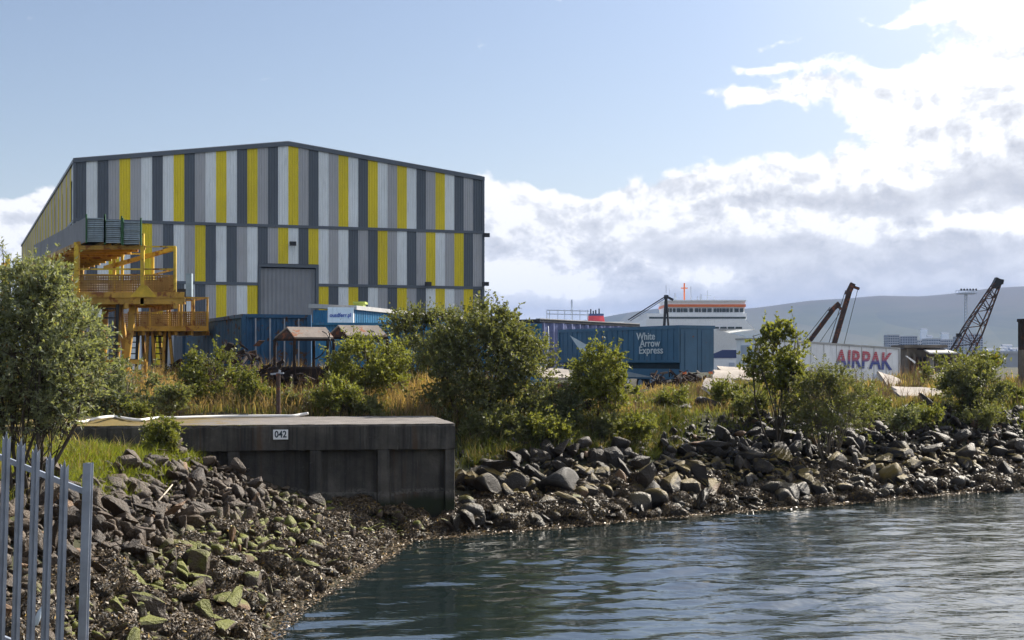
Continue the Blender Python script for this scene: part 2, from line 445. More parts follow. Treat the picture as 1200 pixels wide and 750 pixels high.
def build_hills():
    R0, R1 = 3100.0, 4700.0
    prof = [(-1400,395),(-700,372),(-300,352),(0,362),(300,390),(560,392),(620,384),(660,378),(700,371),(745,364),(790,358),(840,361),(880,362),(925,354),(965,350),(1005,347.5),(1060,347),(1100,344.5),(1150,339),(1200,334),(1280,330),(1400,338),(1700,350),(2400,372)]
    px = np.linspace(-1400, 2400, 420)
    top = np.interp(px, [p[0] for p in prof], [p[1] for p in prof])
    for _ in range(4): top = np.convolve(np.pad(top, 2, 'edge'), np.ones(5)/5, 'valid')
    rng = np.random.default_rng(3)
    top = top + np.interp(px, np.linspace(-1400, 2400, 90), rng.normal(0, 0.8, 90))
    rows = []
    T = np.concatenate([np.linspace(0, 1, 26), np.linspace(1.06, 2.0, 8)])
    for t in T:
        Y = R0+(R1-R0)*t
        hr = (HOR-top)*R1/F
        f = (0.55*t+0.45*t*t) if t <= 1 else 1-0.5*(t-1)**2
        rough = 9*np.sin(px*0.021+7*t)*np.sin(px*0.0083-5*t+1)*t*(1-t) if t < 1 else 0
        rows.append(np.stack([(px-600)/F*Y, np.full_like(px, Y), EYE-3 + hr*f + rough], 1))
    V = np.concatenate(rows); n = len(px); I = np.arange(len(V)).reshape(len(T), n)
    Q = np.stack([I[:-1,:-1].ravel(), I[:-1,1:].ravel(), I[1:,1:].ravel(), I[1:,:-1].ravel()], 1)
    tag(link('hills', np_mesh('hills', V, Q), m_hill(), None, True), kind='structure')
build_hills()

# ------------------------------------------------------------------ haze
def build_haze():
    m, nt, out = new_mat('haze_air')
    v = nt.new('ShaderNodeVolumePrincipled')
    v.inputs['Color'].default_value = (0.36, 0.53, 0.95, 1); v.inputs['Density'].default_value = 0.000085
    v.inputs['Anisotropy'].default_value = 0.0
    nt.l.new(v.outputs[0], out.inputs['Volume'])
    o = MB().box((-9100,-9100,-4.5), (9100,9100,330)).build('haze', m)
    tag(o, kind='stuff')
if HAZE: build_haze()
# ------------------------------------------------------------------ plants
def unit(v): return v/np.maximum(np.linalg.norm(v, axis=1, keepdims=True), 1e-9)
def leaf_quads(C, D, N, L, Wd):
    """diamond leaves: C base points, D directions, N normals, L lengths, Wd half widths"""
    Sd = unit(np.cross(D, N))
    fold = N*(Wd*0.35)[:,None]
    a = C; b = C + D*(L*0.45)[:,None] + Sd*Wd[:,None] + fold; c = C + D*L[:,None]; d = C + D*(L*0.45)[:,None] - Sd*Wd[:,None] + fold
    V = np.stack([a,b,c,d], 1).reshape(-1,3)
    Q = np.arange(len(V)).reshape(-1,4)
    return V, Q
def limb(mb, p, q, r0, r1, rng, n=5, seg=4, bend=0.08):
    p = np.array(p); q = np.array(q); L = np.linalg.norm(q-p)
    pts = []; rs = []
    off = rng.normal(0, bend*L, 3)
    for i in range(seg+1):
        t = i/seg
        pts.append(tuple(p+(q-p)*t+off*math.sin(math.pi*t))); rs.append(r0+(r1-r0)*t)
    mb.tube(pts, rs, n)
    return pts
DENSE = 1.55
def bush(name, label, cat, base, lobes, seed, leaves, leaf, lmat, bmat, stems=6, twig=0.4, upright=0.5, droop=0.0, fill=0.55, group=None, bare=0.0, wid=0.24, spread=0.25):
    """lobes: (dx, dy, dz, rx, ry, rz) ellipsoids around the base; leaves sit on twigs that grow outwards through the lobes"""
    rng = np.random.default_rng(seed)
    base = np.array(base, float)
    root = thing(name, tuple(base), label, cat, group)
    L = np.array(lobes, float)
    vol = L[:,3]*L[:,4]*L[:,5]; prob = vol**0.7; prob /= prob.sum()
    per = 16
    leaves = int(leaves*DENSE)
    nt_ = max(30, leaves//per)
    # twig starts, with sub-clumps so that there are gaps
    li = rng.choice(len(L), nt_, p=prob)
    ncl = max(14, int(nt_/14))
    cl_lobe = rng.choice(len(L), ncl, p=prob)
    cu = unit(rng.normal(size=(ncl,3))); cr = rng.uniform(fill, 1.0, ncl)**0.7
    clp = L[cl_lobe,:3] + cu*cr[:,None]*L[cl_lobe,3:6]
    which = rng.integers(0, ncl, nt_)
    rad = L[cl_lobe[which],3:6].mean(1)*spread
    tp = clp[which] + rng.normal(size=(nt_,3))*rad[:,None]*0.62
    cen = L[cl_lobe[which],:3]
    outw = unit((tp-cen)/L[cl_lobe[which],3:6])
    up = np.array([0,0,1.0])
    td = unit(outw*(1-upright)+up*(upright-droop)+rng.normal(size=(nt_,3))*0.33)
    tl = twig*rng.uniform(0.55, 1.35, nt_)*np.where(rng.uniform(size=nt_) < 0.13, 2.1, 1.0)
    keep = tp[:,2] > 0.03
    tp, td, tl = tp[keep], td[keep], tl[keep]; nt_ = len(tp)
    lf = rng.uniform(size=nt_) >= bare
    # leaves along the twigs
    t = rng.uniform(0.05, 1.0, (nt_, per))
    sag = np.zeros((nt_,per,3)); sag[:,:,2] = -0.22*tl[:,None]*t*t
    Cc = tp[:,None,:] + td[:,None,:]*(tl[:,None]*t)[:,:,None] + sag
    Dd = td[:,None,:]*0.55 + rng.normal(size=(nt_,per,3))*0.62
    Cc = Cc[lf].reshape(-1,3); Dd = unit(Dd[lf].reshape(-1,3))
    Nn = unit(rng.normal(size=Dd.shape) + up*0.5 + np.repeat(td[lf], per, 0)*0.2)
    n = len(Cc); Ls = leaf*1.12*rng.uniform(0.6, 1.3, n)
    ok = (Cc[:,2] > 0.02)
    Cc, Dd, Nn, Ls = Cc[ok], Dd[ok], Nn[ok], Ls[ok]
    V, Q = leaf_quads(Cc+base, Dd, Nn, Ls, Ls*wid)
    link('crown', np_mesh('crown', V, Q), lmat, root)
    # stems, limbs and thin twigs
    mb = MB()
    H = (L[:,2]+L[:,5]).max()
    for s_ in range(stems):
        l = L[s_ % len(L)]
        a0 = rng.uniform(0, 6.28); r0 = 0.05*H
        p0 = base + np.array([math.cos(a0)*r0, math.sin(a0)*r0, -0.15])
        q0 = base + l[:3] + rng.normal(0, 0.22, 3)*l[3:6]
        rr = 0.006*H+0.010
        pts = limb(mb, p0, q0, rr, rr*0.5, rng, 6)
        for b_ in range(6):
            u = unit(rng.normal(size=(1,3)))[0]; u[2] = abs(u[2])*0.8
            st = np.array(pts[rng.integers(1, len(pts))])
            e = base + l[:3] + u*l[3:6]*rng.uniform(0.6, 0.95)
            limb(mb, st, e, rr*0.45, rr*0.12, rng, 4, 3)
    sel = rng.permutation(nt_)[:max(40, nt_//5)]
    for i in sel:
        a = base+tp[i]-td[i]*tl[i]*0.7; b = base+tp[i]+td[i]*tl[i]*0.95 + np.array([0,0,-0.2*tl[i]])
        mb.tube([tuple(a), tuple(b)], [0.006+0.0015*H, 0.003], 3)
    mb.build('trunk', bmat, root, True)
    return root

def blades(P, H, lean, wid, rng, seg=2, heading=None):
    """curved grass blades, 2 quads each"""
    n = len(P)
    th = rng.uniform(0, 2*math.pi, n) if heading is None else heading
    d = np.stack([np.cos(th), np.sin(th), np.zeros(n)], 1)
    ph = rng.uniform(0, 2*math.pi, n)
    s = np.stack([np.cos(ph), np.sin(ph), np.zeros(n)], 1)*wid[:,None]
    k = lean
    p0 = P; p1 = P + np.array([0,0,1.0])*(H*0.55)[:,None] + d*(k*H*0.25)[:,None]
    p2 = P + np.array([0,0,1.0])*(H*(1-0.25*k))[:,None] + d*(k*H*0.85)[:,None]
    V = np.stack([p0-s, p0+s, p1-s*0.75, p1+s*0.75, p2-s*0.12, p2+s*0.12], 1).reshape(-1,3)
    b = np.arange(n)*6
    Q = np.stack([np.stack([b,b+1,b+3,b+2],1), np.stack([b+2,b+3,b+5,b+4],1)], 1).reshape(-1,4)
    return V, Q
def grass_points(n, sampler, rng, clump=0.35, percl=18):
    nc = max(4, n//percl)
    c = sampler(nc, rng)
    w = rng.integers(0, len(c), n)
    r = np.abs(rng.normal(0, clump, n)); th = rng.uniform(0, 6.28, n)
    hs = rng.uniform(0.45, 1.25, len(c))[w]*np.exp(-(r/clump)**2*0.25)
    P = c[w] + np.stack([np.cos(th)*r, np.sin(th)*r], 1)
    return P, hs
def rect_sampler(x0, x1, y0, y1, cond):
    def f(n, rng):
        out = np.zeros((0,2))
        while len(out) < n:
            p = np.stack([rng.uniform(x0, x1, 2*n), rng.uniform(y0, y1, 2*n)], 1)
            out = np.concatenate([out, p[cond(p[:,0], p[:,1])]])
        return out[:n]
    return f
def in_view(P, m=40):
    px = 600+F*P[:,0]/np.maximum(P[:,1], 1)
    return (px > -m-100) & (px < 1400) & (P[:,1] > 3)
# ------------------------------------------------------------------ materials of the built things
M = {}
M['slate'] = painted('cladding_slate', (0.105,0.125,0.15), 0.42, 0.10, 0.15, bump=0)
M['mid'] = painted('cladding_grey', (0.45,0.455,0.475), 0.42, 0.08, 0.15, bump=0)
M['light'] = painted('cladding_pale', (0.82,0.86,0.88), 0.42, 0.08, 0.15, bump=0)
M['yellow'] = painted('cladding_yellow', (0.80,0.64,0.015), 0.42, 0.10, 0.15, bump=0)
M['cream'] = painted('cladding_cream', (0.66,0.58,0.43), 0.45, 0.10, 0.15, bump=0)
M['brown'] = painted('cladding_brown', (0.10,0.062,0.042), 0.45, 0.10, 0.15, bump=0)
M['door'] = painted('roller_door_grey', (0.27,0.28,0.30), 0.45, 0.12, 0.3, bump=0)
M['dark'] = painted('dark_steel', (0.018,0.019,0.021), 0.5, 0.3, 2)
M['blue'] = painted('container_blue', (0.016,0.085,0.19), 0.5, 0.3, 0.7, rust=0.32, rust_col=(0.05,0.03,0.02))
M['azure'] = painted('shed_blue', (0.035,0.19,0.35), 0.5, 0.28, 0.5, rust=0.10)
M['petrol'] = painted('trailer_blue', (0.070,0.150,0.235), 0.42, 0.16, 0.5, rust=0.03)
M['navy'] = painted('curtain_navy', (0.11,0.13,0.26), 0.5, 0.3, 1.2, bump=0.08)
M['white'] = painted('white_paint', (0.90,0.90,0.91), 0.45, 0.10, 0.6, rust=0.02, bump=0.02)
M['shipwhite'] = painted('ship_white', (0.90,0.92,0.94), 0.4, 0.06, 0.05, bump=0)
M['amber'] = painted('amber_paint', (0.50,0.29,0.045), 0.5, 0.3, 1.6, rust=0.38, rust_col=(0.15,0.06,0.02))
M['ambery'] = painted('yellow_paint', (0.66,0.45,0.045), 0.5, 0.3, 1.6, rust=0.35, rust_col=(0.16,0.07,0.02))
M['ochre'] = painted('ochre_panel', (0.46,0.27,0.075), 0.6, 0.3, 1.2, rust=0.36, rust_col=(0.16,0.07,0.025))
M['rust'] = painted('rusty_steel', (0.026,0.017,0.014), 0.8, 0.45, 2.0, rust=0.4, rust_col=(0.05,0.024,0.014))
M['rustred'] = painted('rust_brown', (0.062,0.038,0.031), 0.75, 0.3, 1.5, rust=0.4)
M['tarp'] = painted('pale_sheet', (0.29,0.245,0.21), 0.8, 0.3, 1.4, rust=0.3, rust_col=(0.2,0.09,0.05))
M['galv'] = painted('galvanised_steel', (0.31,0.345,0.41), 0.45, 0.18, 4.0, metal=0.4, bump=0.02)
M['panel'] = painted('grey_sheet_stack', (0.21,0.21,0.22), 0.55, 0.2, 1.0, bump=0.03)
M['sheet'] = painted('blue_grey_sheet', (0.34,0.42,0.47), 0.45, 0.2, 2.0, bump=0)
M['green'] = painted('green_strap', (0.035,0.12,0.045), 0.5, 0.2, 2)
M['lime'] = painted('lime_paint', (0.40,0.48,0.09), 0.5, 0.15, 2)
M['tyre'] = painted('tyre_rubber', (0.014,0.014,0.014), 0.85, 0.3, 3, streak=False)
M['orange'] = painted('orange_band', (0.80,0.20,0.07), 0.45, 0.05, 1, bump=0, streak=False)
M['red'] = painted('funnel_red', (0.62,0.055,0.07), 0.45, 0.08, 0.2, bump=0)
M['shipblue'] = painted('hull_blue', (0.035,0.06,0.17), 0.45, 0.1, 0.1, bump=0)
M['shipgrey'] = painted('ship_grey', (0.46,0.52,0.62), 0.45, 0.08, 0.1, bump=0)
M['concrete'] = painted('pale_concrete', (0.42,0.37,0.32), 0.9, 0.25, 1.0, bump=0.2)
M['timber'] = painted('grey_timber', (0.17,0.145,0.12), 0.85, 0.35, 1.5, bump=0.15)
M['drift'] = painted('bleached_wood', (0.50,0.42,0.33), 0.85, 0.2, 3, bump=0.1)
M['roofgrey'] = painted('roof_sheet', (0.46,0.45,0.44), 0.6, 0.2, 0.8, bump=0.02)
M['hose'] = painted('white_hose', (0.78,0.76,0.72), 0.5, 0.12, 2.0, streak=False, bump=0.02)
M['ink'] = painted('sign_ink', (0.03,0.045,0.06), 0.5, 0.1, 2, streak=False, bump=0)
M['inkblue'] = painted('sign_blue_ink', (0.05,0.10,0.42), 0.5, 0.1, 2, streak=False, bump=0)
M['letter'] = painted('white_lettering', (0.80,0.80,0.78), 0.5, 0.06, 2, bump=0)
def m_glass():
    m, nt, out = new_mat('dark_glass')
    principled(nt, out, nt.mix(nt.noise(nt.coord(), 0.7, 2), (0.012,0.018,0.02), (0.03,0.055,0.05)), 0.08, 0, 0.6)
    return m
M['glass'] = m_glass()

def text_mesh(txt, size, extrude=0.01, bold=0.0, sx=1.0):
    cu = bpy.data.curves.new('lettering', 'FONT'); cu.body = txt; cu.size = size; cu.extrude = extrude; cu.offset = bold
    cu.align_x = 'CENTER'; cu.align_y = 'CENTER'; cu.resolution_u = 4
    o = bpy.data.objects.new('lettering', cu); COL.objects.link(o)
    bpy.context.view_layer.update()
    me = bpy.data.meshes.new_from_object(o.evaluated_get(bpy.context.evaluated_depsgraph_get()))
    bpy.data.objects.remove(o); bpy.data.curves.remove(cu)
    me.materials.clear(); me.transform(Matrix.Diagonal((sx, 1, 1, 1)))
    return me
def lettering(txt, size, Mx, mat, parent, extrude=0.01, bold=0.0, sx=1.0, name='lettering'):
    """Mx: frame with x along the writing, z up, y away from the reader"""
    me = text_mesh(txt, size, extrude, bold, sx)
    me.transform(Matrix.Rotation(math.pi/2, 4, 'X')); me.transform(Mx)
    return link(name, me, mat, parent)

# ------------------------------------------------------------------ the striped industrial hall
def build_hall():
    A = Vector((-40.85, 133.0, 3.0)); ux = Vector((0.945, 0.327, 0)); lx = Vector((-0.368, 0.930, 0))
    W_, E, R = 40.0, 23.4, 26.0; z1, z2, zb = 17.75, 12.05, 2.2
    root = thing('industrial_hall', A + ux*20, 'tall gabled industrial hall clad in vertical yellow, white and grey stripes', 'industrial building')
    FM = Matrix.Translation(Vector((A.x, A.y, 0))) @ Matrix(((ux.x, -ux.y, 0, 0), (ux.y, ux.x, 0, 0), (0, 0, 1, 0), (0, 0, 0, 1)))
    gable = lambda x: E + (R-E)*(1-abs(x-20)/20)
    T1 = 'DLDMYMLDLYDMLYLDYMDLYMDLMYLDYLMYLDMYLDMD'
    T2 = 'MDLYLDYMDLMYDLDMLDMYLDYLMLDMDYMLDMYLMYDM'
    T3 = 'DMLDMLDYMDLDMYMLYMMMMMMYDLYDLMDYMDLYLMYD'
    idx = {'D':0, 'M':1, 'L':2, 'Y':3}
    mats = [M['slate'], M['mid'], M['light'], M['yellow']]
    def cladding(seq, lo, hi, skip=()):
        mb = MB(FM)
        for i, ch in enumerate(seq):
            if i in skip: continue
            prof = []
            for k in range(4):                      # four shallow ribs to a sheet
                b = i + k*0.25
                prof += [(b+0.0, 0.0), (b+0.155, 0.0), (b+0.185, -0.045), (b+0.22, -0.045)]
            prof.append((i+1.0, 0.0))
            vs = []; fs = []
            for x, y in prof: vs += [(x, y, lo(i, x)), (x, y, hi(i, x))]
            for k in range(len(prof)-1): fs.append((2*k, 2*k+2, 2*k+3, 2*k+1))
            mb.add(vs, fs, idx[ch])
        me_ = mb.build('cladding', mats, root)
        return me_
    dc = set(range(17, 23)); dtop = 13.75
    cladding(T1, lambda i, x: z1+0.12, lambda i, x: gable(x)-0.25)
    cladding(T2, lambda i, x: (dtop+0.35 if i in dc else z2+0.12), lambda i, x: z1-0.08)
    cladding(T3, lambda i, x: zb, lambda i, x: z2-0.08, skip=set(range(17,40)))
    cladding(T3, lambda i, x: zb, lambda i, x: z2-0.08, skip=set(range(0,23)))
    # backing wall, side and rear walls
    w = MB(FM); w.box((0.02,0.12,zb), (17.0,0.4,E-0.4)); w.box((23.0,0.12,zb), (39.98,0.4,E-0.4)); w.box((17.0,0.12,dtop), (23.0,0.4,E-0.4))
    w.prism([(0.02,0.13,E-0.4),(39.98,0.13,E-0.4),(39.98,0.13,E-0.3),(20,0.13,R-0.35),(0.02,0.13,E-0.3)], (0,0.25,0))
    w.build('backing_wall', M['slate'], root)
    # flashings between the tiers, along the verge and corners
    f = MB(FM)
    f.box((-0.05,-0.11,z1-0.12), (40.05,0.06,z1+0.16)); f.box((-0.05,-0.10,z2-0.12), (17.0,0.06,z2+0.16)); f.box((23.0,-0.10,z2-0.12), (40.05,0.06,z2+0.16))
    f.box((39.95,-0.13,zb), (40.2,0.3,E-0.1)); f.box((-0.18,-0.13,zb), (0.05,0.10,E-0.1))
    f.prism([(-0.2,-0.2,E-0.32),(20,-0.2,R-0.32),(40.2,-0.2,E-0.32),(40.2,-0.2,E+0.08),(20,-0.2,R+0.08),(-0.2,-0.2,E+0.08)], (0,0.32,0))
    f.build('flashing', M['slate'], root)
    LM = Matrix.Translation(Vector((A.x, A.y, 0))) @ Matrix(((lx.x, lx.y, 0, 0), (lx.y, -lx.x, 0, 0), (0, 0, 1, 0), (0, 0, 0, 1)))   # x along the side wall, y into the hall
    Ln = 105
    mb = MB(LM); seq = 'cBycccByccc'
    smat = {'c':0, 'B':1, 'y':2, 'm':3}
    for i in range(Ln):
        ch = 'm' if i < 3 else ('B' if i in (3,) else seq[(i-3) % 11])
        for (lo, hi) in ((z1+0.12, E-0.2), (z2+0.12, z1-0.08), (zb, z2-0.08)):
            off = 0
            if ch == 'B':
                mb.quad((i,0.25,lo), (i+1,0.25,lo), (i+1,0.25,hi-1.3 if lo > z1 else hi), (i,0.25,hi-1.3 if lo > z1 else hi), 1)
                mb.box((i,0.0,hi-1.3), (i+1,0.25,hi), 0) if lo > z1 else None
            else:
                for k in range(4):
                    b = i+k*0.25
                    mb.add([(b,0,lo),(b+0.155,0,lo),(b+0.185,-0.045,lo),(b+0.22,-0.045,lo),(b+0.25,0,lo),(b,0,hi),(b+0.155,0,hi),(b+0.185,-0.045,hi),(b+0.22,-0.045,hi),(b+0.25,0,hi)],
                           [(0,1,6,5),(1,2,7,6),(2,3,8,7),(3,4,9,8)], smat[ch])
    mb.build('side_cladding', [M['cream'], M['brown'], M['yellow'], M['light']], root)
    s_ = MB(LM); s_.box((0.3,0.3,zb), (Ln,0.5,E-0.1)); s_.box((-0.2,-0.12,z1-0.1), (Ln,0.3,z1+0.14)); s_.box((-0.2,-0.16,E-0.18), (Ln,0.3,E+0.12))
    s_.build('gutter', M['slate'], root)
    B = A + ux*40
    C_ = B + lx*Ln; D_ = A + lx*Ln
    k = MB(); P = lambda p, z: (p.x, p.y, z)
    k.quad(P(B,zb), P(C_,zb), P(C_,E), P(B,E)); mid0 = A+ux*20; mid1 = mid0+lx*Ln
    k.add([P(C_,zb), P(D_,zb), P(D_,E), P(mid1,R), P(C_,E)], [(0,1,2,3,4)])
    k.build('rear_wall', M['mid'], root)
    r = MB(); up = Vector((0,0,0.15))
    for a, b in ((A, mid0), (B, mid0)):
        za, zz = E+0.02, R+0.02
        q = [Vector(P(a,za)), Vector(P(b,zz)), Vector(P(b,zz))+lx*Ln, Vector(P(a,za))+lx*Ln]
        r.prism(q, up)
    r.build('roof', M['mid'], root)
    # roller shutter door
    d = MB(FM)
    z = 2.4
    pr = []
    n = 26
    for i in range(n+1):
        x = 17.32 + (5.36)*i/n
        pr += [(x, 0.32 if i % 2 else 0.26)]
    vs = []; fs = []
    for x, y in pr: vs += [(x, y, zb), (x, y, dtop-0.1)]
    for i in range(len(pr)-1): fs.append((2*i, 2*i+2, 2*i+3, 2*i+1))
    d.add(vs, fs)
    door = d.build('roller_door', M['door'], root)
    fr = MB(FM); fr.box((17.05,-0.10,zb), (17.3,0.36,dtop)); fr.box((22.7,-0.10,zb), (23.0,0.36,dtop)); fr.box((17.05,-0.12,dtop), (23.0,0.36,dtop+0.3))
    fr.build('frame', M['slate'], door)
    # floodlights
    for (px, py) in ((331,286), (495,333), (568,333), (569,276)):
        D = 133 + (px-88)/478*13
        x = (px-88)/478*40; zz = az(py, D)
        l = MB(FM); l.box((x-0.08,-0.5,zz-0.05), (x+0.08,-0.14,zz+0.05)); l.box((x-0.3,-0.8,zz-0.2), (x+0.3,-0.45,zz+0.2))
        l.build('floodlight', M['dark'], root)
build_hall()

# ------------------------------------------------------------------ containers, trailers, sheds
def corr_wall(mb, p, u, n, L, z0, z1, pitch=0.28, dep=0.035, mi=0):
    """corrugated sheet starting at p (xy), along u, outward normal n"""
    k = max(1, int(round(L/pitch))); pt = L/k
    pr = []
    for i in range(k):
        b = i*pt
        pr += [(b, 0), (b+pt*0.36, 0), (b+pt*0.5, -dep), (b+pt*0.86, -dep)]
    pr.append((L, 0))
    vs = []; fs = []
    for x, y in pr:
        q = p + u*x + n*y
        vs += [(q.x,q.y,z0), (q.x,q.y,z1)]
    for i in range(len(pr)-1): fs.append((2*i,2*i+2,2*i+3,2*i+1))
    mb.add(vs, fs, mi)
def perp(u): return Vector((u.y, -u.x, 0))
def container(name, label, corner, u, L, Wd, z0, z1, mat, doors='end', group=None, cat='shipping container'):
    """corner = the corner nearest the camera; u runs along the end face to the right, v runs away along the long side"""
    u = Vector((u[0],u[1],0)).normalized(); v = Vector((-u.y,u.x,0))
    c = Vector((corner[0], corner[1], 0))
    root = thing(name, (c.x,c.y,z0), label, cat, group)
    body = MB()
    g = 0.06
    corr_wall(body, c+u*g-(-v)*g*0, u, -v, Wd-2*g, z0+0.15, z1-0.1)
    corr_wall(body, c+v*g, v, -u, L-2*g, z0+0.15, z1-0.1)
    corr_wall(body, c+u*Wd+v*g, v, u, L-2*g, z0+0.15, z1-0.1)
    corr_wall(body, c+v*L+u*g, u, v, Wd-2*g, z0+0.15, z1-0.1)
    P = lambda a, b, z: tuple(c+u*a+v*b+Vector((0,0,z)))
    body.quad(P(0.05,0.05,z1-0.04), P(Wd-0.05,0.05,z1-0.04), P(Wd-0.05,L-0.05,z1-0.04), P(0.05,L-0.05,z1-0.04))
    body.build('wall', mat, root)
    fr = MB()
    for (a, b) in ((0,0),(Wd,0),(0,L),(Wd,L)):
        fr.bar(P(a,b,z0), P(a,b,z1), 0.16)
    for zz in (z0+0.08, z1-0.06):
        fr.bar(P(0.08,0,zz), P(Wd-0.08,0,zz), 0.13); fr.bar(P(0.08,L,zz), P(Wd-0.08,L,zz), 0.13)
        fr.bar(P(0,0.08,zz), P(0,L-0.08,zz), 0.13); fr.bar(P(Wd,0.08,zz), P(Wd,L-0.08,zz), 0.13)
    fr.build('frame', mat, root)
    if doors:
        for k in range(4):
            a = Wd*(0.17+0.22*k); lr = MB()
            lr.bar(P(a,-0.06,z0+0.2), P(a,-0.06,z1-0.15), 0.05); lr.build('lock_rod', M['galv'], root)
    return root
container('shipping_container', 'dark blue corrugated container standing end-on below the roller door', (ax(286,52),52), (0.92,0.39), 12.2, 2.44, 3.2, az(368,52), M['blue'])
container('shipping_container', 'bright blue corrugated container behind the rusty roofed frames', (ax(352,71),71), (0.985,0.17), 2.6, 12.2, 3.2, az(378,71), M['azure'], doors=None)

def blue_shed():
    c = Vector((ax(416,76),76,0)); far = Vector((ax(548,97),97,0)); u = (far-c).normalized(); v = Vector((-u.y,u.x,0))
    L = (far-c).length; Wd = 9.0; z0 = 2.9; E = az(363,76); 
    root = thing('storage_shed', (c.x,c.y,z0), 'long low blue clad shed with pale roof edge in front of the striped hall', 'shed')
    w = MB()
    corr_wall(w, c, u, -v, L, z0, E); corr_wall(w, c, v, -u, 2.4, z0, E); corr_wall(w, c+u*L, v, u, Wd, z0, E); corr_wall(w, c+v*2.4, u, v, L, z0, E)
    w.build('wall', M['azure'], root)
    r = MB(); P = lambda a, b, z: tuple(c+u*a+v*b+Vector((0,0,z)))
    r.prism([P(-0.15,-0.15,E), P(L+0.2,-0.15,E), P(L+0.2,2.6,E+0.12), P(-0.15,2.6,E+0.12)], (0,0,0.22))
    r.build('roof', M['roofgrey'], root)
    # white board on the gable, facing the quay
    s0 = at(384, 378, 75.5); s1 = at(414, 378, 75.7)
    zt = az(360, 75.5); zb_ = az(378, 75.5)
    t = thing('sign_board', (s0.x, s0.y, zb_), 'white board with faint blue lettering at the end of the blue shed', 'sign')
    b = MB(); b.prism([(s0.x,s0.y,zb_),(s1.x,s1.y,zb_),(s1.x,s1.y,zt),(s0.x,s0.y,zt)], (0.02,0.14,0)); b.build('board', M['white'], t)
    for x in (s0, s1):
        p = MB(); p.bar((x.x, x.y+0.24, z0+0.3), (x.x, x.y+0.24, zb_+0.5), 0.1); p.build('post', M['galv'], t)
    uu = (s1-s0).normalized()
    mid = (s0+s1)/2 + Vector((0,-0.03,0)); mid.z = zb_+(zt-zb_)*0.48
    lettering('ousdferr.pl', 0.30, frame(mid, uu), M['inkblue'], t, 0.006, 0.006, 0.86)
    l = at(420, 357, 82)
    q = thing('site_cabin', (l.x, l.y, l.z-0.35), 'small lime green cabin top showing over the blue shed roof', 'cabin')
    w = MB(); w.box((l.x-0.25,l.y-0.2,E-4), (l.x+0.30,l.y+1.2,l.z+0.05)); w.build('wall', M['lime'], q)
    w = MB(); w.box((l.x-0.30,l.y-0.26,l.z+0.05), (l.x+0.40,l.y+1.3,l.z+0.17)); w.build('roof', M['lime'], q)
blue_shed()

def wheel(root, c, axis, r=0.5, w=0.32):
    a = Vector(axis).normalized()
    t = MB(); t.tube([c-a*w/2, c-a*w*0.42, c+a*w*0.42, c+a*w/2], [r*0.9, r, r, r*0.9], 18); tw = t.build('wheel', M['tyre'], root)
    h = MB(); h.tube([c-a*(w/2+0.02), c+a*(w/2+0.02)], [r*0.5, r*0.5], 14); h.build('rim', M['galv'], tw)
def trailer(name, label, near, far, Wd, ztop_n, ztop_f, H, mat, side, rear_end=True, cat='lorry trailer', ground=None):
    """box of a semi-trailer: near/far = the ends of the visible long side (xy); v = depth direction"""
    n = Vector((near[0],near[1],0)); f = Vector((far[0],far[1],0)); L = (f-n).length
    u = (f-n).normalized(); v = Vector((side[0],side[1],0)); v = (v - u*v.dot(u)).normalized()
    dz = (ztop_f-ztop_n)/L
    uz = Vector((u.x,u.y,dz))
    P = lambda a, b, z: n + uz*a + v*b + Vector((0,0,ztop_n-H+z))
    gnd = ground if ground is not None else ztop_n-H-1.15
    root = thing(name, (n.x,n.y,gnd), label, cat)
    return root, P, L, u, v, gnd

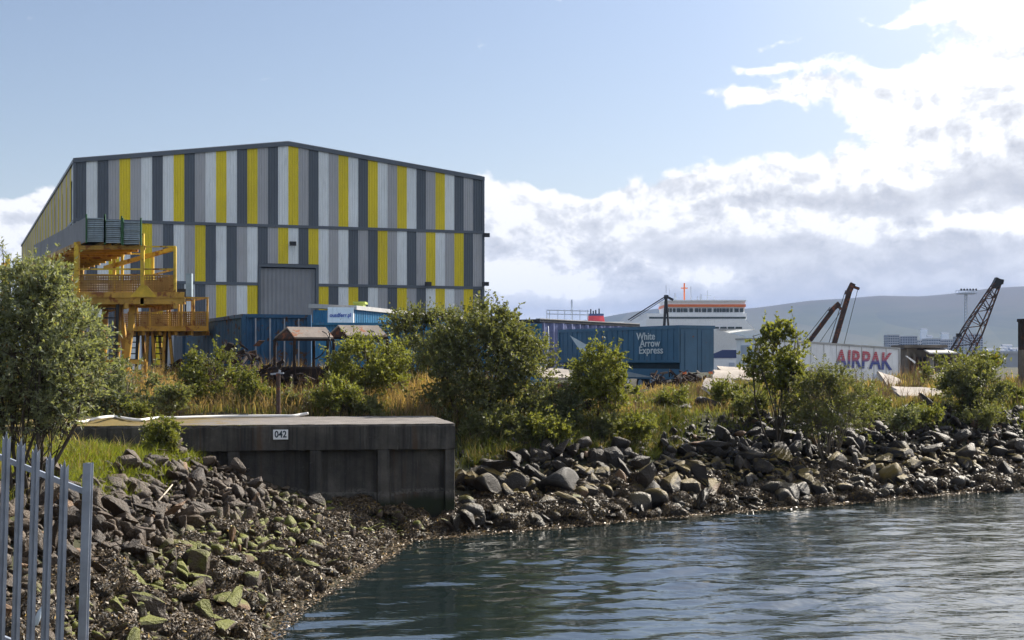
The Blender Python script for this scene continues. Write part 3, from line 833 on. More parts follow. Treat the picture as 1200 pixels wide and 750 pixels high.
def box_trailer():
    root, P, L, u, v, g = trailer('box_trailer', 'petrol blue box trailer lettered White Arrow Express', (9.76,83), (3.15,95.5), 2.5, az(381,83), az(381,83)+0.02, 2.66, None, (0.88,0.47))
    Wd = 2.5; H = 2.66
    b = MB()
    def q(a0,b0,z0,a1,b1,z1): 
        vs = [P(a0,b0,z0),P(a1,b0,z0),P(a1,b1,z0),P(a0,b1,z0),P(a0,b0,z1),P(a1,b0,z1),P(a1,b1,z1),P(a0,b1,z1)]
        return vs, [(0,3,2,1),(4,5,6,7),(0,1,5,4),(1,2,6,5),(2,3,7,6),(3,0,4,7)]
    b.add(*q(0.05,0.03,0.45,L,Wd-0.03,H-0.05)); b.build('body', M['petrol'], root)
    r = MB()
    for a in np.arange(0.6, L, 0.62): r.add(*q(a,0.0,0.62,a+0.035,0.03,H-0.2))
    r.build('side_rib', M['petrol'], root)
    fr = MB(); fr.add(*q(-0.03,-0.04,H-0.2,L+0.05,0.03,H)); fr.add(*q(-0.03,-0.04,0.5,L+0.05,0.03,0.62)); fr.add(*q(L-0.1,-0.05,0.1,L+0.06,0.03,H-0.2)); fr.add(*q(-0.02,-0.04,0.62,0.1,0.03,H-0.2))
    fr.add(*q(-0.06,0.03,H-0.2,0.05,Wd+0.02,H)); 
    fr.build('frame', M['petrol'], root)
    # rear doors
    for k in range(2):
        d = MB(); d.add(*q(-0.05,0.06+k*1.2,-0.1,0.045,0.06+k*1.2+1.17,H-0.22)); dd = d.build('door', M['petrol'], root)
        h = MB(); h.add(*q(-0.09,0.35+k*1.2,0.0,-0.05,0.40+k*1.2,H-0.3)); h.build('lock_rod', M['petrol'], dd)
    # lower skirt and shadow gap
    s_ = MB(); s_.add(*q(0.1,0.35,0.0,L,0.5,0.45)); s_.build('chassis', M['dark'], root)
    s_ = MB(); s_.add(*q(0.05,0.02,-0.52,L*0.8,0.08,0.1)); s_.build('side_skirt', M['petrol'], root)
    # the white wedge of the livery
    a = MB()
    Q = lambda t, z: P(t, -0.012, z)
    pts = [Q(12.9,2.15), Q(3.2,0.10), Q(7.5,0.30), Q(10.6,1.25)]
    a.prism([P(12.6,-0.05,2.25), P(9.6,-0.05,1.35), P(7.5,-0.05,0.58), P(9.4,-0.05,0.58), P(11.2,-0.05,1.2)], tuple(v*0.03)); a.build('livery_wedge', M['letter'], root)
    a = MB(); a.prism([P(7.4,-0.02,0.10), P(2.6,-0.02,-0.42), P(9.9,-0.02,-0.42), P(9.4,-0.02,0.10)], tuple(v*0.03)); a.build('livery_wedge', M['roofgrey'], root)
    for i, (tx, aa) in enumerate((('White',3.35), ('Arrow',3.05), ('Express',2.95))):
        c = P(aa if i else 3.5, -0.035, H-0.62-0.42*i)
        lettering(tx, 0.62, frame(c, -u), M['letter'], root, 0.006, 0.008, 1.28 if i < 2 else 1.36)
    for a in (1.6, 2.9, 4.2):
        for b_ in (0.2, Wd-0.2):
            c = P(a, b_, 0); c.z = gz(c.x, c.y)+0.5; wheel(root, c, v)
    for b_ in (0.5, Wd-0.5):
        l = MB(); c = P(L-2.6, b_, 0.0); l.bar((c.x,c.y,gz(c.x,c.y)), tuple(c), 0.14); l.build('landing_leg', M['dark'], root)
    tl = MB(); tl.add(*q(-0.1,0.1,-0.2,-0.05,0.45,-0.06)); tl.build('tail_light', M['orange'], root)
    tl = MB(); tl.add(*q(-0.1,Wd-0.45,-0.2,-0.05,Wd-0.1,-0.06)); tl.build('tail_light', M['orange'], root)
box_trailer()

def curtain_trailer():
    root, P, L, u, v, g = trailer('curtain_trailer', 'navy curtain-sided trailer with rippled cover beside the petrol blue box trailer', (2.05,107), (10.6,119.5), 2.5, az(374,107), az(374,107)-0.05, 3.3, None, (-0.85,0.53))
    H, Wd = 3.3, 2.5
    def q(a0,b0,z0,a1,b1,z1):
        vs = [P(a0,b0,z0),P(a1,b0,z0),P(a1,b1,z0),P(a0,b1,z0),P(a0,b0,z1),P(a1,b0,z1),P(a1,b1,z1),P(a0,b1,z1)]
        return vs, [(0,3,2,1),(4,5,6,7),(0,1,5,4),(1,2,6,5),(2,3,7,6),(3,0,4,7)]
    # hanging curtain with folds
    c = MB(); n = 240; rng = random.Random(4); ph = [rng.uniform(0,6) for _ in range(6)]
    rows = 7; vs = []; fs = []
    for j in range(rows+1):
        zz = -0.35 + (H-0.25+0.35)*j/rows
        for i in range(n+1):
            a = L*i/n
            amp = 0.17*(1-0.6*j/rows)
            off = amp*(math.sin(a*5.1+ph[0]+0.5*math.sin(a*0.9))+0.6*math.sin(a*9.7+ph[1]))+0.05*math.sin(a*0.8+j*0.3)
            vs.append(P(a, off-0.06, zz))
    for j in range(rows):
        for i in range(n): fs.append((j*(n+1)+i, j*(n+1)+i+1, (j+1)*(n+1)+i+1, (j+1)*(n+1)+i))
    c.add(vs, fs); c.build('curtain', M['navy'], root, True)
    b = MB(); b.add(*q(0.05,0.1,0.0,L-0.05,Wd,H-0.25)); b.build('body', M['navy'], root)
    r = MB(); r.add(*q(-0.1,-0.12,H-0.22,L+0.1,Wd+0.05,H)); r.build('roof', M['dark'], root)
    r = MB(); r.add(*q(-0.1,-0.16,H+0.003,L+0.1,0.25,H+0.06)); r.build('roof_rail', M['roofgrey'], root)
    for b_ in (0.0, Wd-0.1):
        p = MB(); p.add(*q(-0.12,b_,-0.1,0.04,b_+0.12,H-0.24)); p.build('corner_post', M['dark'], root)
    # the loose pale edge of the curtain at the near end
    s_ = MB()
    s_.tube([tuple(P(1.0,-0.16,H-0.5)), tuple(P(0.95,-0.22,1.4)), tuple(P(0.6,-0.2,0.4)), tuple(P(1.0,-0.24,-0.45))], [0.03,0.07,0.10,0.06], 6); s_.build('curtain_edge', M['shipgrey'], root, True)
    ch = MB(); ch.add(*q(0.2,0.5,-0.3,L-0.2,Wd-0.5,-0.02)); ch.build('chassis', M['dark'], root)
    for a in (L-1.6, L-2.9, L-4.2):
        for b_ in (0.25, Wd-0.25):
            cc = P(a, b_, 0); cc.z = gz(cc.x,cc.y)+0.5; wheel(root, cc, v)
    for b_ in (0.5, Wd-0.5):
        l = MB(); cc = P(2.4, b_, -0.2); l.bar((cc.x,cc.y,gz(cc.x,cc.y)), tuple(cc), 0.14); l.build('landing_leg', M['dark'], root)
curtain_trailer()

def m_fade():
    m, nt, out = new_mat('red_blue_print')
    z = nt.new('ShaderNodeSeparateXYZ'); nt.l.new(nt.coord(), z.inputs[0])
    wv = nt.math('FRACT', nt.math('MULTIPLY', z.outputs[2], 7.5))
    red = nt.mix(nt.smooth(wv, 0.55, 0.75), (0.50,0.045,0.07), (0.60,0.30,0.33))
    blue = nt.mix(nt.smooth(wv, 0.55, 0.75), (0.05,0.075,0.30), (0.15,0.17,0.38))
    principled(nt, out, nt.mix(nt.smooth(z.outputs[2], 2.12, 2.42), blue, red), 0.5)
    return m
def white_trailer():
    zt = az(396,100)
    root, P, L, u, v, g = trailer('box_trailer', 'long white box trailer with red and blue AIRPAK lettering', (17.3,100), (29.1,106.7), 2.5, zt, zt-0.62, 2.7, None, (-0.49,0.87))
    H, Wd = 2.7, 2.5
    def q(a0,b0,z0,a1,b1,z1):
        vs = [P(a0,b0,z0),P(a1,b0,z0),P(a1,b1,z0),P(a0,b1,z0),P(a0,b0,z1),P(a1,b0,z1),P(a1,b1,z1),P(a0,b1,z1)]
        return vs, [(0,3,2,1),(4,5,6,7),(0,1,5,4),(1,2,6,5),(2,3,7,6),(3,0,4,7)]
    b = MB(); b.add(*q(0.05,0.03,0.0,L-0.05,Wd-0.03,H-0.04)); b.build('body', M['white'], root)
    f = MB()
    f.add(*q(-0.03,-0.03,H-0.12,L+0.03,0.03,H)); f.add(*q(-0.03,-0.03,0.0,L+0.03,0.03,0.14)); f.add(*q(-0.03,-0.04,0.14,0.12,0.03,H-0.12)); f.add(*q(L-0.12,-0.04,0.14,L+0.03,0.03,H-0.12))
    f.add(*q(-0.04,0.03,H-0.12,0.05,Wd,H)); f.build('frame', M['roofgrey'], root)
    r = MB()
    for a in np.arange(1.2, L-0.6, 1.22): r.add(*q(a,-0.004,0.14,a+0.025,0.03,H-0.12))
    r.build('panel_joint', M['roofgrey'], root)
    o = lettering('AIRPAK', 1.78, frame(P(9.95,-0.03,H-1.15), (u.x,u.y,-0.045), (0.03,0,1)), m_fade(), root, 0.008, 0.035, 0.93)
    lettering('Wheel', 0.55, frame(P(11.7,-0.03,0.42), (u.x,u.y,-0.045)), M['shipgrey'], root, 0.006, 0.0, 1.2)
    w = MB(); w.add(*q(-0.03,0.6,1.5,0.05,1.9,2.2)); w.build('vent_panel', M['shipgrey'], root)
    ch = MB(); ch.add(*q(0.2,0.5,-0.35,L-0.2,Wd-0.5,-0.02)); ch.build('chassis', M['dark'], root)
    for a in (1.4, 2.7):
        for b_ in (0.25, Wd-0.25):
            cc = P(a, b_, 0); cc.z = gz(cc.x,cc.y)+0.5; wheel(root, cc, v)
    for b_ in (0.5, Wd-0.5):
        l = MB(); cc = P(L-2.0, b_, -0.2); l.bar((cc.x,cc.y,gz(cc.x,cc.y)), tuple(cc), 0.14); l.build('landing_leg', M['dark'], root)
white_trailer()

# ------------------------------------------------------------------ yellow access gantries
DV = Vector((-0.44, 0.90, 0))      # direction in which they run away from the quay
def ladder(mb, p, q, w, n=8, side=Vector((1,0,0))):
    p = Vector(p); q = Vector(q)
    mb.bar(p-side*w/2, q-side*w/2, 0.07, 0.10); mb.bar(p+side*w/2, q+side*w/2, 0.07, 0.10)
    for i in range(1, n):
        c = p+(q-p)*i/n; mb.bar(c-side*w/2, c+side*w/2, 0.09, 0.045)
def mesh_panel(mb, p, q, h, step=0.085, w=0.045):
    p = Vector(p); q = Vector(q); n = max(2, int((q-p).length/step)); up = Vector((0,0,h))
    for i in range(n+1):
        a = p+(q-p)*i/n; mb.bar(tuple(a), tuple(a+up), w, 0.012)
    m = max(2, int(h/step))
    for j in range(m+1):
        o = up*j/m; mb.bar(tuple(p+o), tuple(q+o), 0.012, w)
def gantry_near():
    D = 49.0; g = 3.0
    x0, x1, xm = ax(90,D), ax(205,D), ax(167,D); zd = az(344,D); zr = az(289,D); zt = zr+0.05
    root = thing('access_gantry', (xm, D, g), 'taller yellow access gantry carrying long bundles of sheets', 'gantry')
    def pt(x, t, z): return (x+DV.x*t, D+DV.y*t, z)
    d = MB()
    d.prism([pt(x0,0,zd-0.14), pt(x1,0,zd-0.14), pt(x1,3.6,zd-0.14), pt(x0,3.6,zd-0.14)], (0,0,0.14)); d.build('deck', M['ochre'], root)
    b = MB()
    for t in (0, 0.9, 1.8, 2.7, 3.6): b.bar(pt(x0-0.1,t,zd-0.26), pt(x1+0.35,t,zd-0.26), 0.12, 0.22)
    for x in (x0, (x0+x1)/2, x1): b.bar(pt(x,-0.1,zd-0.42), pt(x,3.7,zd-0.42), 0.14, 0.2)
    b.bar(pt(x0,-0.06,zd-0.05), pt(x1+0.3,-0.06,zd-0.05), 0.1, 0.2)
    b.build('floor_beam', M['amber'], root)
    for x, t, zz, w in ((x0,0,zr+0.15,0.16), (xm,0,zt+0.4,0.12), (x1,0,zr,0.09), (x1,3.6,zr,0.09), (x0,3.6,zr,0.12), (x0-1.6,6.5,zr,0.14), (xm,3.6,zr,0.09), (ax(148,D),2.2,zr-0.3,0.10)):
        p = MB(); p.bar(pt(x,t,zd-0.4 if t < 4 else g), pt(x,t,zz), w); p.build('post', M['ambery'], root)
    r = MB()
    for zz in (zr, zd+(zr-zd)*0.52):
        r.bar(pt(xm-(0 if zz < zr-0.1 else 0),0,zz), pt(x1,0,zz), 0.055); r.bar(pt(x1,0,zz), pt(x1,3.6,zz), 0.055); r.bar(pt(x1,3.6,zz), pt(x0,3.6,zz), 0.055)
    r.bar(pt(x0,0,zd+(zr-zd)*0.52), pt(xm,0,zd+(zr-zd)*0.52), 0.055); r.bar(pt(x0,0,zr), pt(xm,0,zr), 0.06)
    r.build('handrail', M['ambery'], root)
    s_ = MB(); s_.bar(pt(x1,0.05,zr-0.06), pt(ax(140,D),2.8,zd+1.05), 0.11, 0.14); s_.build('brace', M['ambery'], root)
    for (a, b_, t0, t1) in ((x0+0.06,xm-0.06,0.0,0.0), (xm+0.06,x1-0.05,0.0,0.0), (x0+0.1,x1,3.6,3.6), (x1,x1,0.1,3.5)):
        k = MB(); hz = zd+0.62
        e = Vector((0,0.02,0)) if t0 == t1 else Vector((0.02,0,0))
        mesh_panel(k, pt(a,t0,zd+0.02), pt(b_,t1,zd+0.02), hz-zd-0.02); k.build('mesh_panel', M['ochre'], root)
    gus = MB(); gus.prism([pt(xm-0.46,-0.14,zd-0.12), pt(xm+0.46,-0.14,zd-0.12), pt(xm+0.1,-0.14,zd+0.28), pt(xm-0.1,-0.14,zd+0.28)], (0,0.05,0)); gus.build('gusset', M['ambery'], root)
    # upper frame under the sheets
    uf = MB()
    for x in (ax(92,D), ax(128,D), ax(164,D)): uf.bar(pt(x,-0.1,zt+0.05), pt(x,12.5,zt+0.05), 0.1, 0.14)
    for t in np.arange(0, 12.6, 1.25): uf.bar(pt(x0-0.05,t,zt-0.08), pt(xm+0.1,t,zt-0.08), 0.09, 0.14)
    uf.build('upper_frame', M['amber'], root)
    # splayed legs and braces
    for xa, xb, t in ((ax(142,D),ax(138,D),0.5), (ax(160,D),ax(146,D),0.5), (ax(142,D),ax(138,D),3.0), (ax(160,D),ax(172,D),3.0)):
        l = MB(); l.bar(pt(xa,t,zd-0.4), pt(xb,t,gz(*pt(xb,t,0)[:2])-0.1), 0.16, 0.2); l.build('leg', M['amber'], root)
    for x, t in ((x0-1.4,9.5), (ax(150,D),9.5), (ax(150,D),12.3), (x0-1.0,12.3)):
        l = MB(); l.bar(pt(x,t,zt), pt(x,t,g-0.2), 0.14); l.build('leg', M['amber'], root)
    la = MB(); ladder(la, pt(ax(122,D),0.1,g+0.4), pt(ax(126,D),0.1,zd-0.2), 0.75, 10); la.build('ladder', M['dark'], root)
    lo = MB(); zz = az(424,D)
    for t in (0.2, 2.6): lo.bar(pt(ax(118,D),t,zz), pt(ax(172,D),t,zz), 0.12, 0.16)
    for x in (118,145,172): lo.bar(pt(ax(x,D),0.2,zz), pt(ax(x,D),2.6,zz), 0.1, 0.12); lo.bar(pt(ax(x,D),0.2,zz), pt(ax(x,D),0.2,g-0.2), 0.1)
    lo.build('lower_frame', M['amber'], root)
    lp = MB(); lp.box((x1+0.35,D+0.1,zd-0.1), (x1+0.55,D+0.3,zd+0.7)); lp.build('junction_box', M['sheet'], root)
    # three bundles of long sheets lying on it
    BV = Vector((-0.44,0.90,0))
    for i, (p0, p1) in enumerate(((105,124.5), (126.5,144), (147.5,166.5))):
        xa, xb = ax(p0,D), ax(p1,D); zl = az(284+1.4*i,D); zh = az(255.5+2.2*i,D); Lb = 13.0
        lab = ['left bundle of long grey sheets on the yellow gantry', 'middle bundle of long grey sheets on the yellow gantry', 'right bundle of long grey sheets on the yellow gantry'][i]
        t_ = thing('sheet_bundle', (xa, D-0.3, zl), lab, 'sheet bundle', 'bundles of sheets on the gantry')
        def bp(x, t, z): return (x+BV.x*t, D-0.3+BV.y*t, z)
        n = 12; s_ = MB()
        rng = random.Random(i)
        for k in range(n):
            za = zl+(zh-zl)*k/n; zb_ = za+(zh-zl)/n*0.62; o = rng.uniform(-0.05,0.05)
            s_.prism([bp(xa,o,za), bp(xb,o,za), bp(xb,o,zb_), bp(xa,o,zb_)], BV*Lb, 0)
        s_.prism([bp(xa+0.03,0.06,zl), bp(xb-0.03,0.06,zl), bp(xb-0.03,0.06,zh-0.02), bp(xa+0.03,0.06,zh-0.02)], BV*(Lb-0.1), 1)
        s_.build('sheet_stack', [M['sheet'], M['panel']], t_)
        for x in (xa-0.03, xb+0.03):
            e = MB(); e.bar(bp(x,-0.04,zl-0.05), bp(x,-0.04,zh+0.1), 0.05); e.build('strap', M['green'], t_)
        sd_ = MB(); sd_.prism([bp(xa-0.02,0.05,zl), bp(xa-0.02,Lb,zl), bp(xa-0.02,Lb,zh), bp(xa-0.02,0.05,zh)], (-0.02,0,0)); sd_.build('wrapping', M['panel'], t_)
gantry_near()
def gantry_far():
    D = 57.0; g = 3.3
    x0, x1 = ax(150,D), ax(244,D); zd = az(384,D); zr = az(349,D)
    root = thing('access_gantry', ((x0+x1)/2, D, g), 'lower ochre access gantry on splayed legs behind the taller one', 'gantry')
    def pt(x, t, z): return (x+DV.x*t, D+DV.y*t, z)
    d = MB(); d.prism([pt(x0,0,zd-0.12), pt(x1,0,zd-0.12), pt(x1,2.6,zd-0.12), pt(x0,2.6,zd-0.12)], (0,0,0.12)); d.build('deck', M['ochre'], root)
    b = MB(); b.bar(pt(x0,-0.05,zd-0.04), pt(x1,-0.05,zd-0.04), 0.1, 0.2); b.bar(pt(x0,2.65,zd-0.08), pt(x1,2.65,zd-0.08), 0.1, 0.2)
    for x in np.linspace(x0, x1, 6): b.bar(pt(x,0,zd-0.22), pt(x,2.6,zd-0.22), 0.1, 0.16)
    b.build('floor_beam', M['amber'], root)
    zk = zd+(zr-zd)*0.52
    for px in (152,176,199,213,227,243):
        for t in (0, 2.6):
            p = MB(); p.bar(pt(ax(px,D),t,zd-0.1), pt(ax(px,D),t,zr), 0.07); p.build('post', M['amber'], root)
    r = MB()
    for t in (0, 2.6): r.bar(pt(x0,t,zr), pt(x1,t,zr), 0.06); r.bar(pt(x0,t,zk), pt(x1,t,zk), 0.05)
    for x in (x0, x1): r.bar(pt(x,0,zr), pt(x,2.6,zr), 0.06)
    r.build('handrail', M['amber'], root)
    for t in (0.0, 2.62):
        k = MB(); mesh_panel(k, pt(x0,t,zd+0.02), pt(x1,t,zd+0.02), zk-zd-0.02); k.build('mesh_panel', M['ochre'], root)
    for px, pb in ((176,172), (181,186), (196,192), (201,208)):
        for t in (0.4, 2.3):
            l = MB(); l.bar(pt(ax(px,D),t,zd-0.1), pt(ax(pb,D),t,g-0.2), 0.11); l.build('leg', M['amber'], root)
    for pa, pb in ((159,157), (194,192)):
        la = MB(); ladder(la, pt(ax(pb,D),1.0,g+0.3), pt(ax(pa,D),1.0,zd-0.1), 0.55, 9); la.build('ladder', M['dark'], root)
    l = MB(); c = at(217,345,D+1); l.box((c.x-0.28,c.y-0.15,c.z-0.2), (c.x+0.28,c.y+0.25,c.z+0.22)); l.bar((c.x,c.y+0.05,zd), (c.x,c.y+0.05,c.z), 0.06); l.build('floodlight', M['dark'], root)
gantry_far()

# ------------------------------------------------------------------ rusty roofed frames and scrap
def roofed_frame(pa, pe, ppk, pend, ytop, yeave, D, label):
    """gable end from px pa to pe with its peak at ppk, roof running right to pend"""
    g = gz(ax(pa,D), D)
    root = thing('roofed_frame', (ax(ppk,D), D, g), label, 'steel frame', 'rusty roofed frames by the blue containers')
    dv = Vector((ax(pend,D)-ax(pe,D), 0.55, 0))
    A, B, P_ = at(pa,yeave,D), at(pe,yeave,D-0.5), at(ppk,ytop,D-0.2)
    for p in (A, B, A+dv, B+dv):
        l = MB(); l.bar(tuple(p), (p.x,p.y,g-0.15), 0.09); l.build('post', M['rust'], root)
    gb = MB(); gb.prism([tuple(A), tuple(B), tuple(P_)], tuple(dv.normalized()*0.05)); gb.build('gable', M['rustred'], root)
    for q in (B, A):
        r = MB(); up = Vector((0,0,0.04))
        r.prism([tuple(q+up-Vector((0,0.03,0))), tuple(q+dv+up-Vector((0,0.03,0))), tuple(P_+dv+up), tuple(P_+up)], (0,0,0.05)); r.build('roof', M['tarp'], root)
    rng = random.Random(int(pa))
    c = MB()
    for k in range(2):
        a = B + dv*rng.uniform(0.15,0.8) + Vector((0,-0.08,0)); pts = []
        for i in range(7): 
            t = i/6; pts.append((a.x+0.3*math.sin(3*t+k), a.y-0.02, a.z+0.28-1.0*t+0.1*math.sin(7*t)))
        c.tube(pts, 0.022, 5)
    c.build('cable', M['dark'], root)
    t_ = MB(); zt = A.z-0.45
    lo = min(A.x,B.x)+0.1; 
    t_.box((lo, D-0.35, g+0.1), (lo+abs(dv.x)+0.6, D+0.45, g+(zt-g)*0.68)); t_.build('tank', M['rust'], root, bevel=0.05)
    cr = MB(); cr.bar(tuple(A), tuple(B), 0.07); cr.bar(tuple(A+dv), tuple(B+dv), 0.07); cr.bar(tuple(B), tuple(B+dv), 0.08); cr.bar(tuple(A), tuple(A+dv), 0.08)
    cr.build('rail', M['rust'], root)
    cr = MB(); cr.bar((B.x,B.y,g+0.5), (B.x+dv.x,B.y+dv.y,g+0.5), 0.08); cr.build('rail', M['rust'], root)
roofed_frame(322, 345, 336, 388, 386, 398, 47.5, 'rusty frame under a pale sheet roof, left of the matching one')
roofed_frame(384, 407, 396, 452, 384, 396, 48.5, 'rusty frame with a sharp brown gable, half behind the bushes')
def scrap(label, x0, x1, D0, D1, n, seed, hmax, mat):
    rng = random.Random(seed); mb = MB()
    for _ in range(n):
        x = rng.uniform(x0,x1); y = rng.uniform(D0,D1); b = gz(x,y); h = rng.random()**1.6*hmax
        p = Vector((x,y,b+h)); d = Vector((rng.uniform(-1,1),rng.uniform(-1,1),rng.uniform(-0.6,0.6)))*rng.uniform(0.2,0.6)
        if rng.random() < 0.75: mb.bar(tuple(p-d), tuple(p+d), rng.uniform(0.03,0.09), rng.uniform(0.03,0.12))
        else:
            e = Vector((rng.uniform(-.2,.2),rng.uniform(-.2,.2),rng.uniform(0.05,.25)))
            mb.prism([tuple(p-d*0.5), tuple(p+d*0.5), tuple(p+d*0.5+e), tuple(p-d*0.5+e)], (0.03,0.04,0.03))
    o = mb.build('scrap_metal', mat); tag(o, label, 'scrap', kind='stuff')
scrap('dark tangled scrap steel in front of the blue container', ax(250,49), ax(300,49), 48, 51, 150, 1, 1.4, M['rust'])
scrap('brown scrap steel under the gantries', ax(140,54), ax(252,54), 53, 57, 160, 2, 0.45, M['rust'])
scrap('dark scrap at the foot of the rusty roofed frames', ax(300,47), ax(420,47), 46, 49.5, 180, 3, 1.0, M['rust'])
scrap('dark heap of scrap beside the petrol blue trailer', ax(765,72), ax(855,72), 70, 76, 260, 7, 0.8, M['rust'])
# ------------------------------------------------------------------ ships, cranes, far buildings
def ferry():
    D = 300.0; s = D/F
    X = lambda px: ax(px, D); Z = lambda py: az(py, D)
    root = thing('ferry', (X(822), D, 0), 'white passenger ferry with an orange band above the bridge windows', 'ferry')
    def blk(name, p0, p1, yt, yb, d0, d1, mat, parent=root, bevel=0):
        return MB().box((X(p0), D+d0, Z(yb)), (X(p1), D+d1, Z(yt))).build(name, mat, parent, bevel=bevel)
    # hull with flared bow
    h = MB()
    h.prism([(X(752),D+2,-0.5), (X(886),D+2,-0.5), (X(886),D+2,Z(398)), (X(840),D+0.6,Z(386)), (X(752),D+2,Z(386))], (0,110,0)); hull = h.build('hull', M['shipwhite'], root)
    blk('stripe', 752, 885, 410, 419.5, 1.85, 2.1, M['shipblue'], hull)
    dd = blk('door', 856, 862.5, 425, 431, 1.8, 2.1, M['shipgrey'], hull)
    for p in (837.5, 845.5): blk('window', p, p+3.6, 403.5, 405.5, 1.8, 2.05, M['glass'], hull)
    # decks, stepping back
    dk = MB(); dk.prism([(X(756),D+1.2,Z(386)), (X(886),D+1.2,Z(386)), (X(874),D+1.2,Z(374)), (X(758),D+1.2,Z(374))], (0,90,0)); deck = dk.build('deck', M['shipwhite'], root)
    for k, p in enumerate((836,845,854,863)): blk('window', p, p+7.5, 382.8, 385.0, 1.0, 1.3, M['glass'], deck)
    d2 = blk('deck', 760, 877, 366.8, 374, 2.4, 70, M['shipwhite'])
    blk('window', 762, 876, 370.9, 373.0, 2.2, 2.5, M['glass'], d2)
    # bridge with raked windows
    b = MB(); b.prism([(X(783),D+3,Z(367)), (X(875),D+3,Z(367)), (X(876),D+2.9,Z(352.5)), (X(782),D+2.9,Z(352.5))], (0,14,0)); br = b.build('bridge', M['shipwhite'], root)
    blk('roof', 781, 877, 350.8, 352.6, 2.5, 18, M['shipwhite'])
    blk('orange_band', 781.5, 876.5, 356.0, 359.0, 2.6, 17, M['orange'], br)
    rng = random.Random(2)
    p = 784.0
    while p < 873:
        w = rng.choice([2.2,3.0,4.2,5.0]); blk('window', p, min(p+w,874), 360.6, 365.2, 2.8, 3.1, M['glass'], br); p += w+rng.choice([0.7,0.7,1.4,2.2])
    for (px, yt, w) in ((786,331,0.12),(790,336,0.1),(797,341,0.3),(808,329,0.3),(816,333,0.22),(824,345,0.25),(828,342,0.35),(836,338,0.2),(844,345,0.1)):
        a = MB(); a.bar((X(px),D+9,Z(352)), (X(px),D+9,Z(yt)), w)
        if px in (808,836): a.bar((X(px-4),D+9,Z(yt+6)), (X(px+4),D+9,Z(yt+6)), w*0.8)
        if px in (797,828): a.bar((X(px-1.5),D+9,Z(347)), (X(px+1.5),D+9,Z(347)), 0.6)
        a.build('mast', M['orange'] if px == 808 else M['shipgrey'], root)
ferry()
def far_ship():
    D = 430.0; X = lambda px: ax(px, D); Z = lambda py: az(py, D)
    root = thing('ship', (X(690), D, 0), 'distant white ship with a red and navy funnel behind the navy trailer', 'ship')
    MB().box((X(560),D,-1), (X(742),D+22,Z(392))).build('hull', M['shipwhite'], root)
    MB().box((X(600),D+1,Z(392)), (X(738),D+20,Z(377))).build('superstructure', M['shipwhite'], root)
    f = MB(); f.prism([(X(690),D+4,Z(378)), (X(710),D+4,Z(378)), (X(708.5),D+4,Z(369.5)), (X(691),D+4,Z(369.5))], (0,7,0)); fu = f.build('funnel', M['red'], root)
    MB().box((X(691),D+3.8,Z(369.5)), (X(708.5),D+11.2,Z(367))).build('funnel_cap', M['shipblue'], fu)
    for px, yt in ((694,361),(697,363),(700,362),(704,360.5)):
        MB().bar((X(px),D+8,Z(367)), (X(px),D+8,Z(yt)), 0.4).build('exhaust_pipe', M['dark'], fu)
    m = MB()
    for yy in (363.2, 367.6): m.bar((X(641),D+2,Z(yy)), (X(691),D+2,Z(yy+1.2)), 0.28)
    for px in (641,644,654,662,671,680,689): m.bar((X(px),D+2,Z(377)), (X(px),D+2,Z(362.5)), 0.2)
    m.build('railing', M['shipgrey'], root)
    MB().bar((X(671),D+6,Z(377)), (X(671),D+6,Z(350)), 0.5).build('mast', M['shipgrey'], root)
far_ship()
def boom_derrick():
    D = 250.0; P = lambda px, py, d=0: at(px, py, D+d)
    root = thing('loading_derrick', (ax(780,D), D, 3), 'black derrick mast with a boom sloping down beside the ferry bridge', 'derrick')
    a = MB(); a.bar(P(776,420), P(780.5,349), 0.45); a.bar(P(786,420,3), P(781,349), 0.3); a.build('mast', M['dark'], root)
    a = MB(); a.bar(P(780.5,347), P(736,375), 0.2); a.bar(P(779,350), P(738,376.5), 0.12); a.build('boom', M['dark'], root)
    a = MB(); a.box(tuple(P(778.3,350)-Vector((0,0.5,0))), tuple(P(783,345.8)+Vector((0,0.5,0)))); a.bar(P(782,348), P(789,351.5), 0.4); a.build('head', M['dark'], root)
boom_derrick()

def box_jib(b, t, D, w, label):
    P = lambda px, py, d=0: at(px, py, D+d)
    B, T = P(*b), P(*t); dv = (T-B).normalized()
    base = B - dv*7
    root = thing('crane', (base.x, D, 2.3), label, 'crane', 'rusty crane jibs behind the white trailer')
    a = MB(); a.bar(base, T, w, w*1.3); 
    a.build('jib', M['rustred'], root)
    a = MB()
    n = Vector((dv.z,0,-dv.x))
    a.bar(T-dv*0.35-n*0.1, T+dv*0.75+n*0.1, w*1.5, w*1.4); a.bar(T+dv*0.5-n*0.1, T+dv*0.45+n*0.75, w, w*0.7); a.build('jib_head', M['rustred'], root)
    c = MB(); c.bar(T-n*0.35, base-n*0.6, 0.05); c.bar(T+dv*0.4+n*0.65, base+dv*5+n*0.9, 0.04); c.build('cable', M['dark'], root)
    h = MB(); h.box((base.x-2.0,D-1.4,2.9), (base.x+1.2,D+1.4,4.6)); h.build('machine_house', M['rustred'], root, bevel=0.1)
    for y in (-1.3, 1.3):
        tr = MB(); tr.prism([(base.x-2.2,D+y-0.3,2.2),(base.x+2.0,D+y-0.3,2.2),(base.x+2.3,D+y-0.3,2.6),(base.x+2.0,D+y-0.3,3.0),(base.x-2.2,D+y-0.3,3.0),(base.x-2.5,D+y-0.3,2.6)], (0,0.6,0)); tr.build('track', M['dark'], root)
box_jib((950,398), (976.5,362.5), 128, 0.29, 'shorter rusty box-section jib rising behind the white trailer')
box_jib((979,398), (995.5,341.5), 124, 0.31, 'taller rusty box-section jib rising behind the white trailer')

